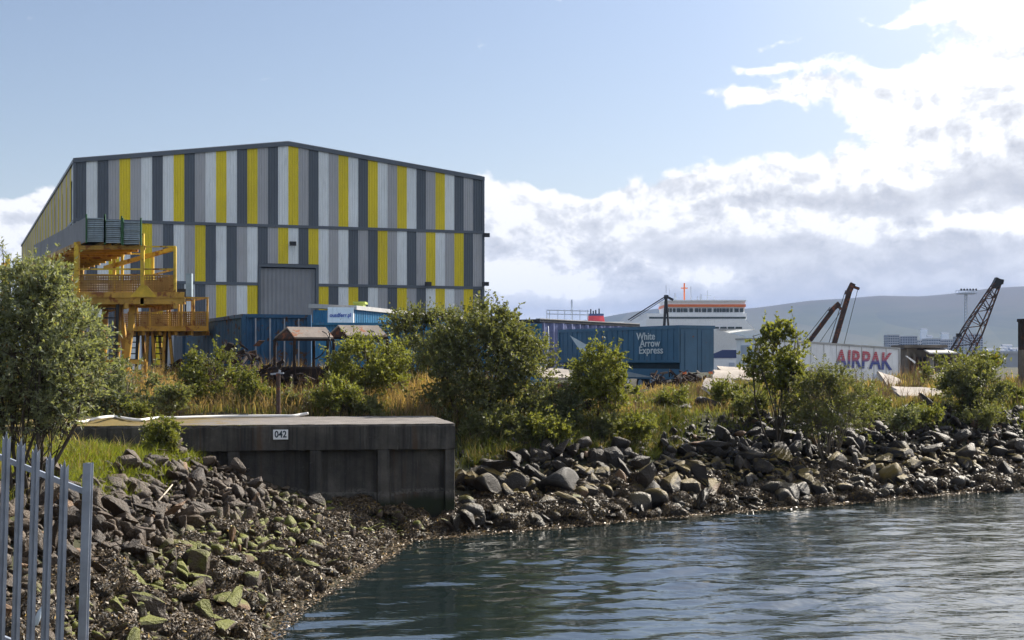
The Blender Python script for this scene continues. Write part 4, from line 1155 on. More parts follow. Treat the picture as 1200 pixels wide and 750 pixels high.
def lattice_crane():
    D = 150.0; P = lambda px, py, d=0: at(px, py, D+d)
    root = thing('lattice_crane', (ax(1118,D), D, 2.5), 'dark lattice-boom crane leaning right against the hill', 'crane')
    B, T = P(1117,432), P(1168,333); dv = (T-B).normalized(); n = Vector((dv.z,0,-dv.x)); y = Vector((0,1,0))
    L = (T-B).length
    a = MB()
    def w(t): 
        f = t/L
        return 0.85*min(1, f/0.12+0.35)*(1 if f < 0.45 else 1-0.62*(f-0.45)/0.55)
    def q(t, i, j): return B + dv*t + n*w(t)*i + y*w(t)*j
    ts = [0]
    while ts[-1] < L-0.6: ts.append(ts[-1]+max(0.45, w(ts[-1])*1.25))
    ts[-1] = L
    for i in (-1,1):
        for j in (-1,1):
            for k in range(len(ts)-1): a.bar(q(ts[k],i,j), q(ts[k+1],i,j), 0.13)
    for k in range(len(ts)-1):
        f = 1 if k % 2 else -1
        for j in (-1,1): a.bar(q(ts[k],-f,j), q(ts[k+1],f,j), 0.075); 
        for i in (-1,1): a.bar(q(ts[k],i,-f), q(ts[k+1],i,f), 0.075)
        if k % 2 == 0:
            for j in (-1,1): a.bar(q(ts[k],-1,j), q(ts[k],1,j), 0.06)
    a.build('boom', M['rustred'], root)
    h = MB(); h.bar(T-dv*0.4, T+dv*0.6, 0.75, 0.8); h.bar(T+dv*0.3-n*0.2, T+dv*0.5+n*0.5, 0.5, 0.5); h.build('boom_head', M['dark'], root)
    g = P(1124,393)
    bk = MB(); bk.box((g.x-0.28,D-0.2,g.z-0.16), (g.x+0.24,D+0.2,g.z+0.2)); bk.build('pulley_block', M['dark'], root)
    c = MB()
    for j in (-0.25, 0.25): c.bar(T+y*j, g+y*j, 0.05)
    c.bar(g, P(1104,424), 0.05); c.bar(g+Vector((0.2,0,0)), P(1104,426), 0.05); c.build('cable', M['dark'], root)
    hs = MB(); hs.box((ax(1096,D),D-1.5,3.4), (ax(1121,D),D+1.5,5.4)); hs.build('machine_house', M['rustred'], root, bevel=0.1)
    for yy in (-1.6, 1.6):
        t = MB(); x0, x1 = ax(1094,D), ax(1136,D); t.prism([(x0,D+yy-0.3,2.3),(x1,D+yy-0.3,2.3),(x1+0.3,D+yy-0.3,2.8),(x1,D+yy-0.3,3.3),(x0,D+yy-0.3,3.3),(x0-0.3,D+yy-0.3,2.8)], (0,0.6,0)); t.build('track', M['dark'], root)
lattice_crane()
def mast_tower():
    D = 420.0; P = lambda px, py, d=0: at(px, py, D+d)
    root = thing('lighting_mast', (ax(1132,D), D, 3), 'tall grey lighting mast with a railed top platform', 'lighting mast')
    a = MB()
    for dx, dy in ((-1,-1),(1,-1),(1,1),(-1,1)):
        a.bar(P(1132+dx*2.4,430,dy*0.6), P(1132+dx*1.3,344,dy*0.4), 0.18)
    for i in range(24):
        z0 = 430-86*i/24; z1 = 430-86*(i+1)/24; s0 = 2.4-1.1*i/24; s1 = 2.4-1.1*(i+1)/24; f = 1 if i % 2 else -1
        a.bar(P(1132-f*s0,z0,-0.5), P(1132+f*s1,z1,-0.5), 0.1); a.bar(P(1132+f*s0,z0,0.5), P(1132-f*s1,z1,0.5), 0.1)
    a.build('tower', M['shipgrey'], root)
    b = MB(); c = P(1132.5,344)
    b.box((c.x-2.5,D-2,c.z-0.15), (c.x+2.5,D+2,c.z+0.15)); 
    for y in (-2,2):
        b.bar((c.x-2.5,D+y,c.z+1.0), (c.x+2.5,D+y,c.z+1.0), 0.15)
        for i in range(7): b.bar((c.x-2.5+5*i/6,D+y,c.z), (c.x-2.5+5*i/6,D+y,c.z+1.1), 0.13)
    b.build('platform', M['shipgrey'], root)
    for i in range(6):
        l = MB(); x = c.x-2.2+0.88*i; l.box((x-0.2,D-2.3,c.z+0.75), (x+0.2,D-2.05,c.z+1.35)); l.build('lamp', M['dark'], root)
mast_tower()

# city blocks beyond the docks
def block(p0, p1, yt, D, floors, cols, label, cat='tower block', wall=(0.36,0.36,0.37), name='tower_block', depth=18, base=1.5, glass=True, group=None):
    x0, x1 = ax(p0,D), ax(p1,D); zt = az(yt,D)
    root = thing(name, ((x0+x1)/2, D, base), label, cat, group)
    wm = painted(label[:20]+' wall', wall, 0.8, 0.12, 0.05, bump=0)
    MB().box((x0,D,base), (x1,D+depth,zt)).build('wall', wm, root)
    MB().box((x0-0.3,D-0.3,zt), (x1+0.3,D+depth+0.3,zt+0.9)).build('roof', M['mid'], root)
    if glass:
        fh = (zt-base-2)/floors; cw = (x1-x0)/cols
        w = MB()
        for f in range(floors):
            for c in range(cols): w.box((x0+cw*(c+0.18), D-0.08, base+2+fh*(f+0.25)), (x0+cw*(c+0.82), D+0.02, base+2+fh*(f+0.8)))
            # return face on the left end
            for c in range(4): w.box((x0-0.08, D+depth*(c+0.2)/4, base+2+fh*(f+0.25)), (x0+0.02, D+depth*(c+0.75)/4, base+2+fh*(f+0.8)))
        o = w.build('window', M['glass'], root); o['kind'] = 'stuff'
    return root
block(1041, 1054, 393, 1500, 12, 5, 'left of two joined pale gridded tower blocks behind the white trailer', wall=(0.42,0.41,0.40))
block(1055, 1075, 394.5, 1506, 12, 7, 'right of two joined pale gridded tower blocks behind the white trailer', wall=(0.32,0.33,0.36))
block(1076, 1084, 399, 1650, 9, 3, 'narrow white block between the gridded towers and the long office', wall=(0.5,0.5,0.5))
block(1086, 1102, 397.5, 1600, 9, 8, 'white office block with dark window bands behind the shed', 'office block', wall=(0.5,0.52,0.55), name='office_block')
block(1103, 1123, 398.5, 1700, 9, 9, 'long cream office block left of the lattice boom', 'office block', wall=(0.44,0.42,0.40), name='office_block')
block(1124, 1135, 395, 1300, 11, 4, 'grey tower block behind the crane boom and its lighting mast', wall=(0.40,0.42,0.46))
block(1137, 1152, 392, 1400, 12, 6, 'pale tower block to the right of the lattice boom', wall=(0.48,0.48,0.50))
block(1168, 1260, 414.5, 520, 2, 14, 'long pale grey warehouse at the foot of the hill', 'warehouse', wall=(0.45,0.46,0.48), name='warehouse', depth=40, glass=False)
block(1150, 1170, 417, 700, 2, 5, 'low white warehouse beside the long grey one', 'warehouse', wall=(0.6,0.6,0.6), name='warehouse', depth=30, glass=False)
rngh = random.Random(9)
for i, (px, py, D) in enumerate(((1083,386,3350),(1176,408,2600),(1183,410,2600),(1190,409,2600),(1196,411,2500),(1172,411,2500),(1181,405,2900),(1168,412,2500),(1162,410,2600),(1108,391,3200),(1090,394,2900),(905,404,2700),(930,402,2800))):
    c = at(px, py, D); w_ = 9+rngh.random()*12
    r = thing('distant_house', tuple(c), 'tiny pale house scattered at the foot of the hill', 'house', 'houses below the hill')
    g0 = -2.0
    MB().box((c.x-w_/2,c.y,g0), (c.x+w_/2,c.y+9,c.z)).build('wall', M['white'], r)
    MB().prism([(c.x-w_/2-0.5,c.y-0.5,c.z),(c.x-w_/2-0.5,c.y+9.5,c.z),(c.x-w_/2-0.5,c.y+4.5,c.z+3)], (w_+1,0,0)).build('roof', M['slate'], r)

# ------------------------------------------------------------------ derelict shed, dark pillar, boards
def derelict():
    D = 112.0; X = lambda px: ax(px,D); Z = lambda py: az(py,D); g = 2.4
    root = thing('derelict_shed', (X(1090),D,g), 'derelict dark shed with a flat upper roof and a pale lean-to roof', 'shed')
    MB().box((X(1062),D+0.5,Z(407.5)), (X(1113),D+4.5,Z(404))).build('roof', M['timber'], root)
    l = MB(); l.prism([(X(1083),D-1.6,Z(415)), (X(1115),D-1.6,Z(415)), (X(1112),D+0.8,Z(411)), (X(1086),D+0.8,Z(411))], (0,0,0.12)); l.build('lean_to_roof', M['roofgrey'], root)
    w = MB(); w.box((X(1068),D+1.2,g), (X(1112),D+4.2,Z(408))); w.build('wall', M['timber'], root)
    for a, b, m in ((1072,1080,'rustred'), (1083,1089,'dark'), (1092,1099,'roofgrey'), (1100,1107,'timber'), (1108,1116,'rust')):
        p = MB(); p.box((X(a),D+0.95,g), (X(b),D+1.15,Z(418))); p.build('wall_panel', M[m], root)
    for px in (1066,1074,1084,1094,1104,1114):
        p = MB(); p.bar((X(px),D-0.9 if px > 1080 else D+0.6,g-0.2), (X(px),D-0.9 if px > 1080 else D+0.6,Z(413)), 0.18); p.build('post', M['timber'], root)
    u = MB(); u.box((X(1080),D+1.0,Z(410)), (X(1090),D+4,Z(406))); u.box((X(1104),D+0.8,Z(416)), (X(1120),D+4,Z(411))); u.build('upper_wall', M['rust'], root)
    d = MB(); d.prism([(X(1057),D-1,Z(417)), (X(1059),D-1,Z(417)), (X(1069),D-1,Z(424)), (X(1068),D-1,Z(426))], (0,0.1,0)); o = d.build('leaning_board', M['white'])
    tag(o, 'white board leaning at the left side of the derelict shed', 'board')
derelict()
D = 70.0
t = thing('mooring_pillar', (ax(1201,D),D,3), 'dark upright pillar at the right edge above a brown box', 'pillar')
MB().box((ax(1196.5,D),D,2.6), (ax(1206,D),D+0.4,az(375,D))).build('shaft', M['rust'], t)
MB().box((ax(1195.5,D),D-0.05,az(377,D)), (ax(1207,D),D+0.45,az(373.5,D))).build('cap', M['rust'], t)
o = MB().box((ax(1192,D),D-0.7,2.9), (ax(1202,D),D-0.2,az(410,D))).build('timber_fender', M['timber']); tag(o, 'brown timber block in front of the dark pillar', 'timber block')

# concrete slabs lying on the ridge
def slab(cpx, cpy, D, L, Wd, th, yaw, pitch, roll, label, mat='concrete'):
    c = at(cpx, cpy, D)
    me = bpy.data.meshes.new('concrete_slab'); bm = bmesh.new()
    bmesh.ops.create_cube(bm, size=1); bmesh.ops.scale(bm, vec=(L,Wd,th), verts=bm.verts)
    bmesh.ops.subdivide_edges(bm, edges=bm.edges, cuts=2, use_grid_fill=True)
    r = random.Random(int(cpx))
    for v in bm.verts: v.co += Vector((r.uniform(-.04,.04)*L, r.uniform(-.05,.05)*Wd, r.uniform(-.12,.12)*th))
    bm.to_mesh(me); bm.free()
    o = link('concrete_slab', me, M[mat]); o.location = c; o.rotation_euler = (math.radians(pitch), math.radians(roll), math.radians(yaw))
    tag(o, label, 'concrete slab')
slab(862, 435, 66, 1.5, 1.2, 0.14, 5, 14, 2, 'pale slab, topmost of the stack left of the small airy tree')
slab(868, 441, 65, 2.4, 1.3, 0.14, -4, 16, 2, 'wide pale slab under the topmost one, left of the airy tree')
slab(848, 456, 60, 1.3, 1.2, 0.16, 20, 24, -14, 'pale slab tilted toward the water beside dark boulders')
slab(838, 450, 63, 1.0, 1.0, 0.12, -20, 20, 4, 'small pale slab behind the tilted one')
slab(1046, 449, 66, 1.2, 1.3, 0.2, 15, 30, 18, 'blocky pale slab below the end of the white trailer')
slab(1098, 446, 68, 2.2, 1.8, 0.15, -18, 17, -12, 'largest pale slab, sloping beneath the derelict shed')
slab(1078, 461, 60, 2.0, 1.2, 0.15, 4, 16, 2, 'low pale slab in front of the largest sloping one')
slab(1120, 455, 66, 1.2, 1.0, 0.12, 30, 12, 6, 'small pale slab right of the largest sloping one')
slab(648, 438, 66, 1.5, 1.0, 0.12, 10, 24, 3, 'pale greenish slab below the navy curtain trailer')
o = MB().box((ax(652,62),61.6,gz(ax(655,62),62)-0.2), (ax(668,62),62.6,az(448,62))).build('rusty_bin', M['rustred'], None, bevel=0.08); tag(o, 'rust red bin among weeds below the navy trailer', 'bin')
# ------------------------------------------------------------------ quay wall
QA = Vector((-12.60, 35.16, 0)); QB = Vector((-1.50, 37.0, 0)); QU = (QB-QA).normalized(); QL = (QB-QA).length
QM = frame(QA, QU); ZC = 2.82
QMi = QM.inverted()
def in_quay(X, Y, pad=0.0):
    x = (X-QA.x)*QU.x+(Y-QA.y)*QU.y; y = -(X-QA.x)*QU.y+(Y-QA.y)*QU.x
    return (x > -0.5) & (x < QL+pad) & (y > -0.3-pad) & (y < 5.6)
def qx(px, y=0.0):
    """position along the wall of a photo column"""
    k = (px-600)/F
    # QA + QU*x: X = k*Y
    return (k*QA.y-QA.x)/(QU.x-k*QU.y)
def m_quay():
    m, nt, out = new_mat('stained_concrete')
    co = nt.coord(); g = nt.new('ShaderNodeNewGeometry')
    sz = nt.new('ShaderNodeSeparateXYZ'); nt.l.new(g.outputs['Position'], sz.inputs[0])
    n = nt.noise(co, 0.9, 7, 0.65); st = nt.noise(nt.mapping(co, (4,4,0.16)), 1.6, 6, 0.65); fine = nt.noise(co, 16, 5, 0.6)
    c = nt.ramp(n, [(0.3,(0.036,0.032,0.028)), (0.55,(0.080,0.072,0.062)), (0.75,(0.15,0.135,0.115))])
    c = nt.mix(nt.math('MULTIPLY', nt.smooth(st, 0.42, 0.7), 0.75), c, (0.016,0.016,0.016))
    c = nt.mix(nt.math('MULTIPLY', nt.smooth(fine, 0.6, 0.75), 0.35), c, (0.16,0.15,0.13))
    rs = nt.noise(nt.mapping(co, (2.2,2.2,0.12)), 1.1, 5, 0.6)
    c = nt.mix(nt.math('MULTIPLY', nt.smooth(rs, 0.56, 0.70), 0.6), c, (0.085,0.045,0.022))
    ef = nt.noise(nt.mapping(co, (7,7,0.5)), 1.3, 5, 0.65)
    c = nt.mix(nt.math('MULTIPLY', nt.smooth(ef, 0.62, 0.74), 0.45), c, (0.20,0.185,0.165))
    h = nt.math('ADD', sz.outputs[2], nt.math('MULTIPLY', nt.math('SUBTRACT', n, 0.5), 0.6))
    c = nt.mix(nt.smooth(h, 1.05, 0.75), c, (0.020,0.026,0.012))
    c = nt.mix(nt.smooth(h, 0.55, 0.3), c, (0.010,0.009,0.007))
    # pale salt line above the weed
    ln = nt.math('MULTIPLY', nt.smooth(h, 1.02, 1.08), nt.smooth(h, 1.17, 1.10))
    c = nt.mix(nt.math('MULTIPLY', ln, nt.smooth(fine, 0.35, 0.6, 0, 0.6)), c, (0.17,0.16,0.14))
    principled(nt, out, c, 0.85, 0, 0.3, nt.bump(nt.math('ADD', fine, n), 0.5, 0.03))
    return m
def m_cap():
    m, nt, out = new_mat('quay_cap')
    co = nt.coord(); sx = nt.new('ShaderNodeSeparateXYZ'); nt.l.new(co, sx.inputs[0])
    n = nt.noise(co, 1.4, 7, 0.65); f = nt.noise(co, 9, 6, 0.65)
    c = nt.ramp(n, [(0.3,(0.11,0.10,0.09)), (0.55,(0.19,0.172,0.16)), (0.75,(0.25,0.23,0.21))])
    moss = nt.smooth(nt.math('ADD', nt.math('MULTIPLY', sx.outputs[0], -0.16), nt.math('MULTIPLY', n, 1.6)), 0.80, 1.15)
    c = nt.mix(moss, c, nt.mix(f, (0.14,0.075,0.02), (0.15,0.13,0.025)))
    c = nt.mix(nt.math('MULTIPLY', nt.smooth(f, 0.55, 0.72), 0.6), c, (0.07,0.06,0.05))
    principled(nt, out, c, 0.9, 0, 0.3, nt.bump(f, 0.5, 0.03))
    return m
def build_quay():
    mq = m_quay()
    root = thing('quay_wall', QA + QU*QL*0.5, 'dark stained concrete quay wall with pilasters and a pale flat top', 'quay wall')
    b = MB(QM); b.box((0,0.06,-0.8), (QL-0.06,5.1,2.2)); b.build('wall', mq, root)
    # chipped cap beam
    bm_ = MB(QM); rng = random.Random(1); n = 90
    vs = []; fs = []
    for i in range(n+1):
        x = QL*i/n
        chip = max(0, rng.gauss(0.0,0.012))+(0.05 if rng.random() < 0.05 else 0)
        vs += [(x,-0.16,2.17+rng.uniform(-0.012,0.012)), (x,-0.17,ZC-0.05-chip), (x,-0.13+chip*0.8,ZC-chip*0.4)]
    for i in range(n):
        for k in range(2): fs.append((3*i+k, 3*i+3+k, 3*i+4+k, 3*i+1+k))
    bm_.add(vs, fs)
    bm_.quad((0,-0.16,2.17),(0,0.3,2.17),(QL,0.3,2.17),(QL,-0.16,2.17)); bm_.quad((QL,-0.16,2.17),(QL,5.2,2.17),(QL,5.2,ZC-0.02),(QL,-0.13,ZC-0.02))
    bm_.build('cap_beam', mq, root)
    for x in (1.4, 2.9, 4.3, 5.9, 7.2, 8.8, 10.1):
        j = MB(QM); j.box((x-0.012,-0.172,2.18), (x+0.012,-0.15,ZC-0.07)); j.build('joint', M['dark'], root)
    c = MB(QM)
    nx, ny = 60, 14; vs = []; fs = []
    for j in range(ny+1):
        for i in range(nx+1):
            vs.append((QL*i/nx, -0.13+5.33*j/ny, ZC+0.004+rng.uniform(-0.006,0.006)))
    for j in range(ny):
        for i in range(nx): fs.append((j*(nx+1)+i, j*(nx+1)+i+1, (j+1)*(nx+1)+i+1, (j+1)*(nx+1)+i))
    c.add(vs, fs); c.build('top', m_cap(), root)
    for px in (120, 197, 274, 369.5, 449, 526.5):
        x = qx(px); w = 0.10 if px > 500 else 0.12
        p = MB(QM); p.box((x-w*1.25,-0.145,-0.8), (x+w*1.25,0.05,2.165)); p.build('pilaster', mq, root, bevel=0.012)
    for a, b_ in ((274,369.5),(369.5,449),(449,526.5)):
        p = MB(QM); p.box((qx(a)+0.13,-0.03,-0.8), (qx(b_)-0.13,0.055,1.06)); p.build('plinth', mq, root, bevel=0.01)
build_quay()
def sign042():
    x0, x1 = qx(320), qx(337.5); D = 36.3
    t = thing('number_sign', QM @ Vector(((x0+x1)/2,-0.2,2.4)), 'small white plate numbered 042 on the quay wall', 'sign')
    zt, zb = az(503,D), az(514.5,D)
    p = MB(QM); p.box((x0,-0.20,zb), (x1,-0.175,zt)); p.build('plate', M['white'], t, bevel=0.003)
    lettering('042', 0.235, QM @ Matrix.Translation(((x0+x1)/2,-0.204,(zt+zb)/2)), M['ink'], t, 0.002, 0.006, 0.86)
sign042()
def hose():
    pts = [(46,500,35.9),(60,498,None),(85,496,None),(103,493.2,None),(118,489.5,None),(134,488.3,None),(150,491.0,None),(165,492.3,None),(182,489.8,None),(205,489.6,None),(232,488.8,None),(262,488.0,None),(300,487.6,None),(328,487.4,None),(343,487.4,None),(352,486.0,None),(361,484.4,None)]
    P = []
    for px, py, D in pts:
        D = D or min(41.0, (EYE-ZC-0.06)*F/(py-HOR))
        if px < 130: D = min(D, 37.2)
        if px > 345: D = 40.8
        P.append(at(px, py, D))
    # smooth through the points
    Q = []
    for i in range(len(P)-1):
        a = P[max(i-1,0)]; b = P[i]; c = P[i+1]; d = P[min(i+2,len(P)-1)]
        for k in range(6):
            t = k/6; Q.append(0.5*((2*b)+(c-a)*t+(2*a-5*b+4*c-d)*t*t+(3*b-a-3*c+d)*t**3))
    Q.append(P[-1])
    for q in Q: q.z = max(q.z, ZC+0.04)
    o = MB().tube([tuple(q) for q in Q], 0.042, 8).build('hose', M['hose'], None, True)
    tag(o, 'white hose lying along the back of the quay top', 'hose')
hose()
def post():
    b = at(326, 487, 41.2); b.z = ZC-0.02
    t = thing('mooring_post', b, 'thin rusty post with a bent top bar on the quay top', 'post')
    z1 = az(437.5,41.2)
    MB().box((b.x-0.055,b.y-0.05,b.z), (b.x+0.055,b.y+0.05,z1)).build('shaft', M['rustred'], t, bevel=0.01)
    m = MB(); m.bar((b.x-0.22,b.y,z1-0.02), (b.x+0.16,b.y,z1+0.01), 0.07, 0.05); m.bar((b.x+0.02,b.y,z1), (b.x+0.05,b.y,z1+0.09), 0.06); m.build('top_bar', M['galv'], t)
post()

# ------------------------------------------------------------------ palisade fence
def fence():
    D = 13.0
    root = thing('palisade_fence', (ax(50,D), D, 1.3), 'galvanised steel palisade fence stepping down the stony bank', 'fence')
    s = D/F
    lean = -0.030
    tops = [(-42,483),(-25.5,490),(-9,497.5),(8,505.5),(25,513.5),(42.5,520.5),(59,529.5),(76,538.5)]
    for px, py in tops:
        x, z = ax(px,D), az(py,D); w = 0.036
        p = MB(); zb = z-2.35
        prof = [(-w,0.0),(-w*0.45,-0.022),(0,-0.006),(w*0.45,-0.022),(w,0.0)]
        lv = [zb, zb+0.8, zb+1.6, z-0.10]
        vs = []; fs = []
        def xx(zv): return x+(zv-z)*-lean
        for zv in lv:
            for a, b in prof: vs.append((xx(zv)+a, D+b, zv))
        for i in range(len(lv)-1):
            for k in range(4): fs.append((i*5+k, i*5+k+1, (i+1)*5+k+1, (i+1)*5+k))
        # triple-pointed head
        b0 = len(vs); 
        vs += [(xx(z)-w*0.95,D,z-0.045), (xx(z)-w*0.5,D-0.022,z-0.075), (xx(z),D-0.006,z+0.0), (xx(z)+w*0.5,D-0.022,z-0.075), (xx(z)+w*0.95,D,z-0.045)]
        t0 = (len(lv)-1)*5
        for k in range(4): fs.append((t0+k, t0+k+1, b0+k+1, b0+k))
        p.add(vs, fs)
        o = p.build('pale', M['galv'], root)
        sm = o.modifiers.new('thickness', 'SOLIDIFY'); sm.thickness = 0.004
    for off in (43, 43+212):
        r = MB(); a = at(-60,476+off-6+0,D); b = at(97,541+off-7,D)
        a.y += 0.045; b.y += 0.045; a.x += 0; 
        dz = Vector((0,0,1))
        r.prism([tuple(a+Vector((0,y_,z_))) for y_, z_ in ((0,-0.026),(0.006,-0.026),(0.006,0.020),(0.044,0.020),(0.044,0.026),(0,0.026))], tuple(b-a)); r.build('rail', M['galv'], root)
    p = MB(); xp = ax(101.5,D); z = az(543,D)
    def col(x0,x1,y0,y1):
        p.add([(x0-0.075,y0,z-2.5),(x1-0.075,y0,z-2.5),(x1-0.075,y1,z-2.5),(x0-0.075,y1,z-2.5),(x0,y0,z),(x1,y0,z),(x1,y1,z),(x0,y1,z)],
              [(0,3,2,1),(4,5,6,7),(0,1,5,4),(1,2,6,5),(2,3,7,6),(3,0,4,7)])
    col(xp-0.037,xp+0.037,D+0.012,D+0.019); col(xp-0.037,xp+0.037,D+0.085,D+0.092); col(xp-0.004,xp+0.004,D+0.019,D+0.085)
    p.build('post', M['galv'], root)
fence()

# ------------------------------------------------------------------ rocks
def m_rock(name, a, b, weed, weed_hi, weed_amt, wet=0.45):
    m, nt, out = new_mat(name)
    g = nt.new('ShaderNodeNewGeometry'); oi = nt.new('ShaderNodeObjectInfo')
    rnd = nt.math('FRACT', nt.math('ADD', nt.math('MULTIPLY', g.outputs['Random Per Island'], 3.7), nt.math('MULTIPLY', oi.outputs['Random'], 5.3)))
    pos = g.outputs['Position']; sp = nt.new('ShaderNodeSeparateXYZ'); nt.l.new(pos, sp.inputs[0])
    sn = nt.new('ShaderNodeSeparateXYZ'); nt.l.new(g.outputs['Normal'], sn.inputs[0])
    n = nt.noise(pos, 3.0, 7, 0.62); f = nt.noise(pos, 24, 6, 0.65)
    c = nt.mix(rnd, a, b)
    c = nt.mix(nt.math('MULTIPLY', nt.smooth(n, 0.35, 0.7), 0.6), c, scale_c(a, 0.5))
    c = nt.mix(nt.math('MULTIPLY', nt.smooth(f, 0.5, 0.72), 0.5), c, scale_c(b, 1.5))
    odd = nt.math('GREATER_THAN', rnd, 0.965)
    c = nt.mix(nt.math('MULTIPLY', odd, 0.6), c, (0.24,0.13,0.06))
    h = nt.math('ADD', sp.outputs[2], nt.math('MULTIPLY', nt.math('SUBTRACT', nt.noise(pos, 0.7, 4), 0.5), 1.4))
    band = nt.math('MULTIPLY', nt.smooth(h, weed_hi+0.25, weed_hi-0.1), nt.smooth(h, 0.05, 0.35))
    r2 = nt.math('FRACT', nt.math('MULTIPLY', rnd, 17.31))
    k = nt.math('MULTIPLY', band, nt.smooth(nt.math('ADD', nt.math('ADD', sn.outputs[2], nt.math('MULTIPLY', n, 0.8)), nt.math('MULTIPLY', r2, 0.7)), 1.25-weed_amt, 1.65-weed_amt))
    c = nt.mix(k, c, nt.mix(n, weed, scale_c(weed, 0.55)))
    low = nt.smooth(h, wet, wet-0.4)
    c = nt.mix(nt.math('MULTIPLY', low, 0.75), c, (0.016,0.012,0.007))
    ro = nt.math('SUBTRACT', 0.58, nt.math('MULTIPLY', low, 0.18))
    bn = nt.bump(nt.math('ADD', n, nt.math('MULTIPLY', f, 0.6)), 0.9, 0.06)
    principled(nt, out, c, ro, 0, 0.42, bn)
    return m
MR_L = m_rock('brown_rock', (0.030,0.020,0.012), (0.115,0.079,0.049), (0.17,0.18,0.012), 1.1, 0.26)
MR_R = m_rock('grey_rock', (0.012,0.009,0.006), (0.050,0.037,0.025), (0.19,0.13,0.016), 1.3, 0.12, 0.9)
MR_M = m_rock('boulder_rock', (0.020,0.019,0.017), (0.042,0.038,0.034), (0.15,0.14,0.025), 1.0, -0.15, 0.6)
def rock_proto(seed, rounded=False, flat=1.0, detail=True):
    rng = np.random.default_rng(seed)
    bm = bmesh.new()
    if rounded:
        bmesh.ops.create_icosphere(bm, subdivisions=3, radius=0.5)
        k = rng.normal(size=(7,3)); ph = rng.uniform(0,6,7)
        cuts = [(unit(rng.normal(size=(1,3)))[0], rng.uniform(0.24,0.40)) for _ in range(13)]
        for v in bm.verts:
            p = np.array(v.co)
            for nrm, d in cuts:
                e = p@nrm-d
                if e > 0: p = p-nrm*e*0.97
            p = p*(1+0.035*sum(math.sin(5*p@k[i]+ph[i]) for i in range(7))/2)
            v.co = Vector(p)
    else:
        n = int(rng.integers(11, 18))
        p = rng.uniform(-1, 1, (n,3)); m = np.abs(p).max(1, keepdims=True); p = p/m*rng.uniform(0.72,1.0,(n,1))
        p *= np.array([1.0, rng.uniform(0.55,0.9), rng.uniform(0.36,0.75)*flat])*0.5
        for q in p: bm.verts.new(Vector(q))
        r = bmesh.ops.convex_hull(bm, input=bm.verts)
        for v in [v for v in bm.verts if not v.link_faces]: bm.verts.remove(v)
        bmesh.ops.dissolve_limit(bm, angle_limit=math.radians(12), verts=bm.verts, edges=bm.edges)
        bmesh.ops.triangulate(bm, faces=bm.faces)
        if detail:
            bmesh.ops.subdivide_edges(bm, edges=list(bm.edges), cuts=2, use_grid_fill=True)
            bmesh.ops.triangulate(bm, faces=bm.faces)
            bmesh.ops.smooth_vert(bm, verts=bm.verts, factor=0.5, use_axis_x=True, use_axis_y=True, use_axis_z=True)
            ph = rng.uniform(0, 6.28, 6); kk = rng.normal(0, 6, (6,3))
            for v in bm.verts:
                q = np.array(v.co); a = sum(math.sin(q@kk[i]+ph[i]) for i in range(6))/6
                v.co = Vector(q*(1+0.10*a)+rng.normal(0, 0.010, 3))
            bmesh.ops.triangulate(bm, faces=bm.faces)
    me = bpy.data.meshes.new('rock'); bm.to_mesh(me); bm.free()
    V = np.zeros(len(me.vertices)*3, np.float32); me.vertices.foreach_get('co', V)
    T = np.array([tuple(p.vertices) for p in me.polygons], np.int32)
    return me, V.reshape(-1,3), T
PROT = [rock_proto(100+i) for i in range(16)]; PLOW = [rock_proto(500+i, detail=False) for i in range(10)]; PRND = [rock_proto(300+i, True) for i in range(6)]
def proto_mesh(p, mat, smooth, key, _c={}):
    if key not in _c:
        me = p[0].copy(); me.name = 'rock'; me.materials.append(mat)
        if smooth: me.polygons.foreach_set('use_smooth', [True]*len(me.polygons))
        _c[key] = me
    return _c[key]
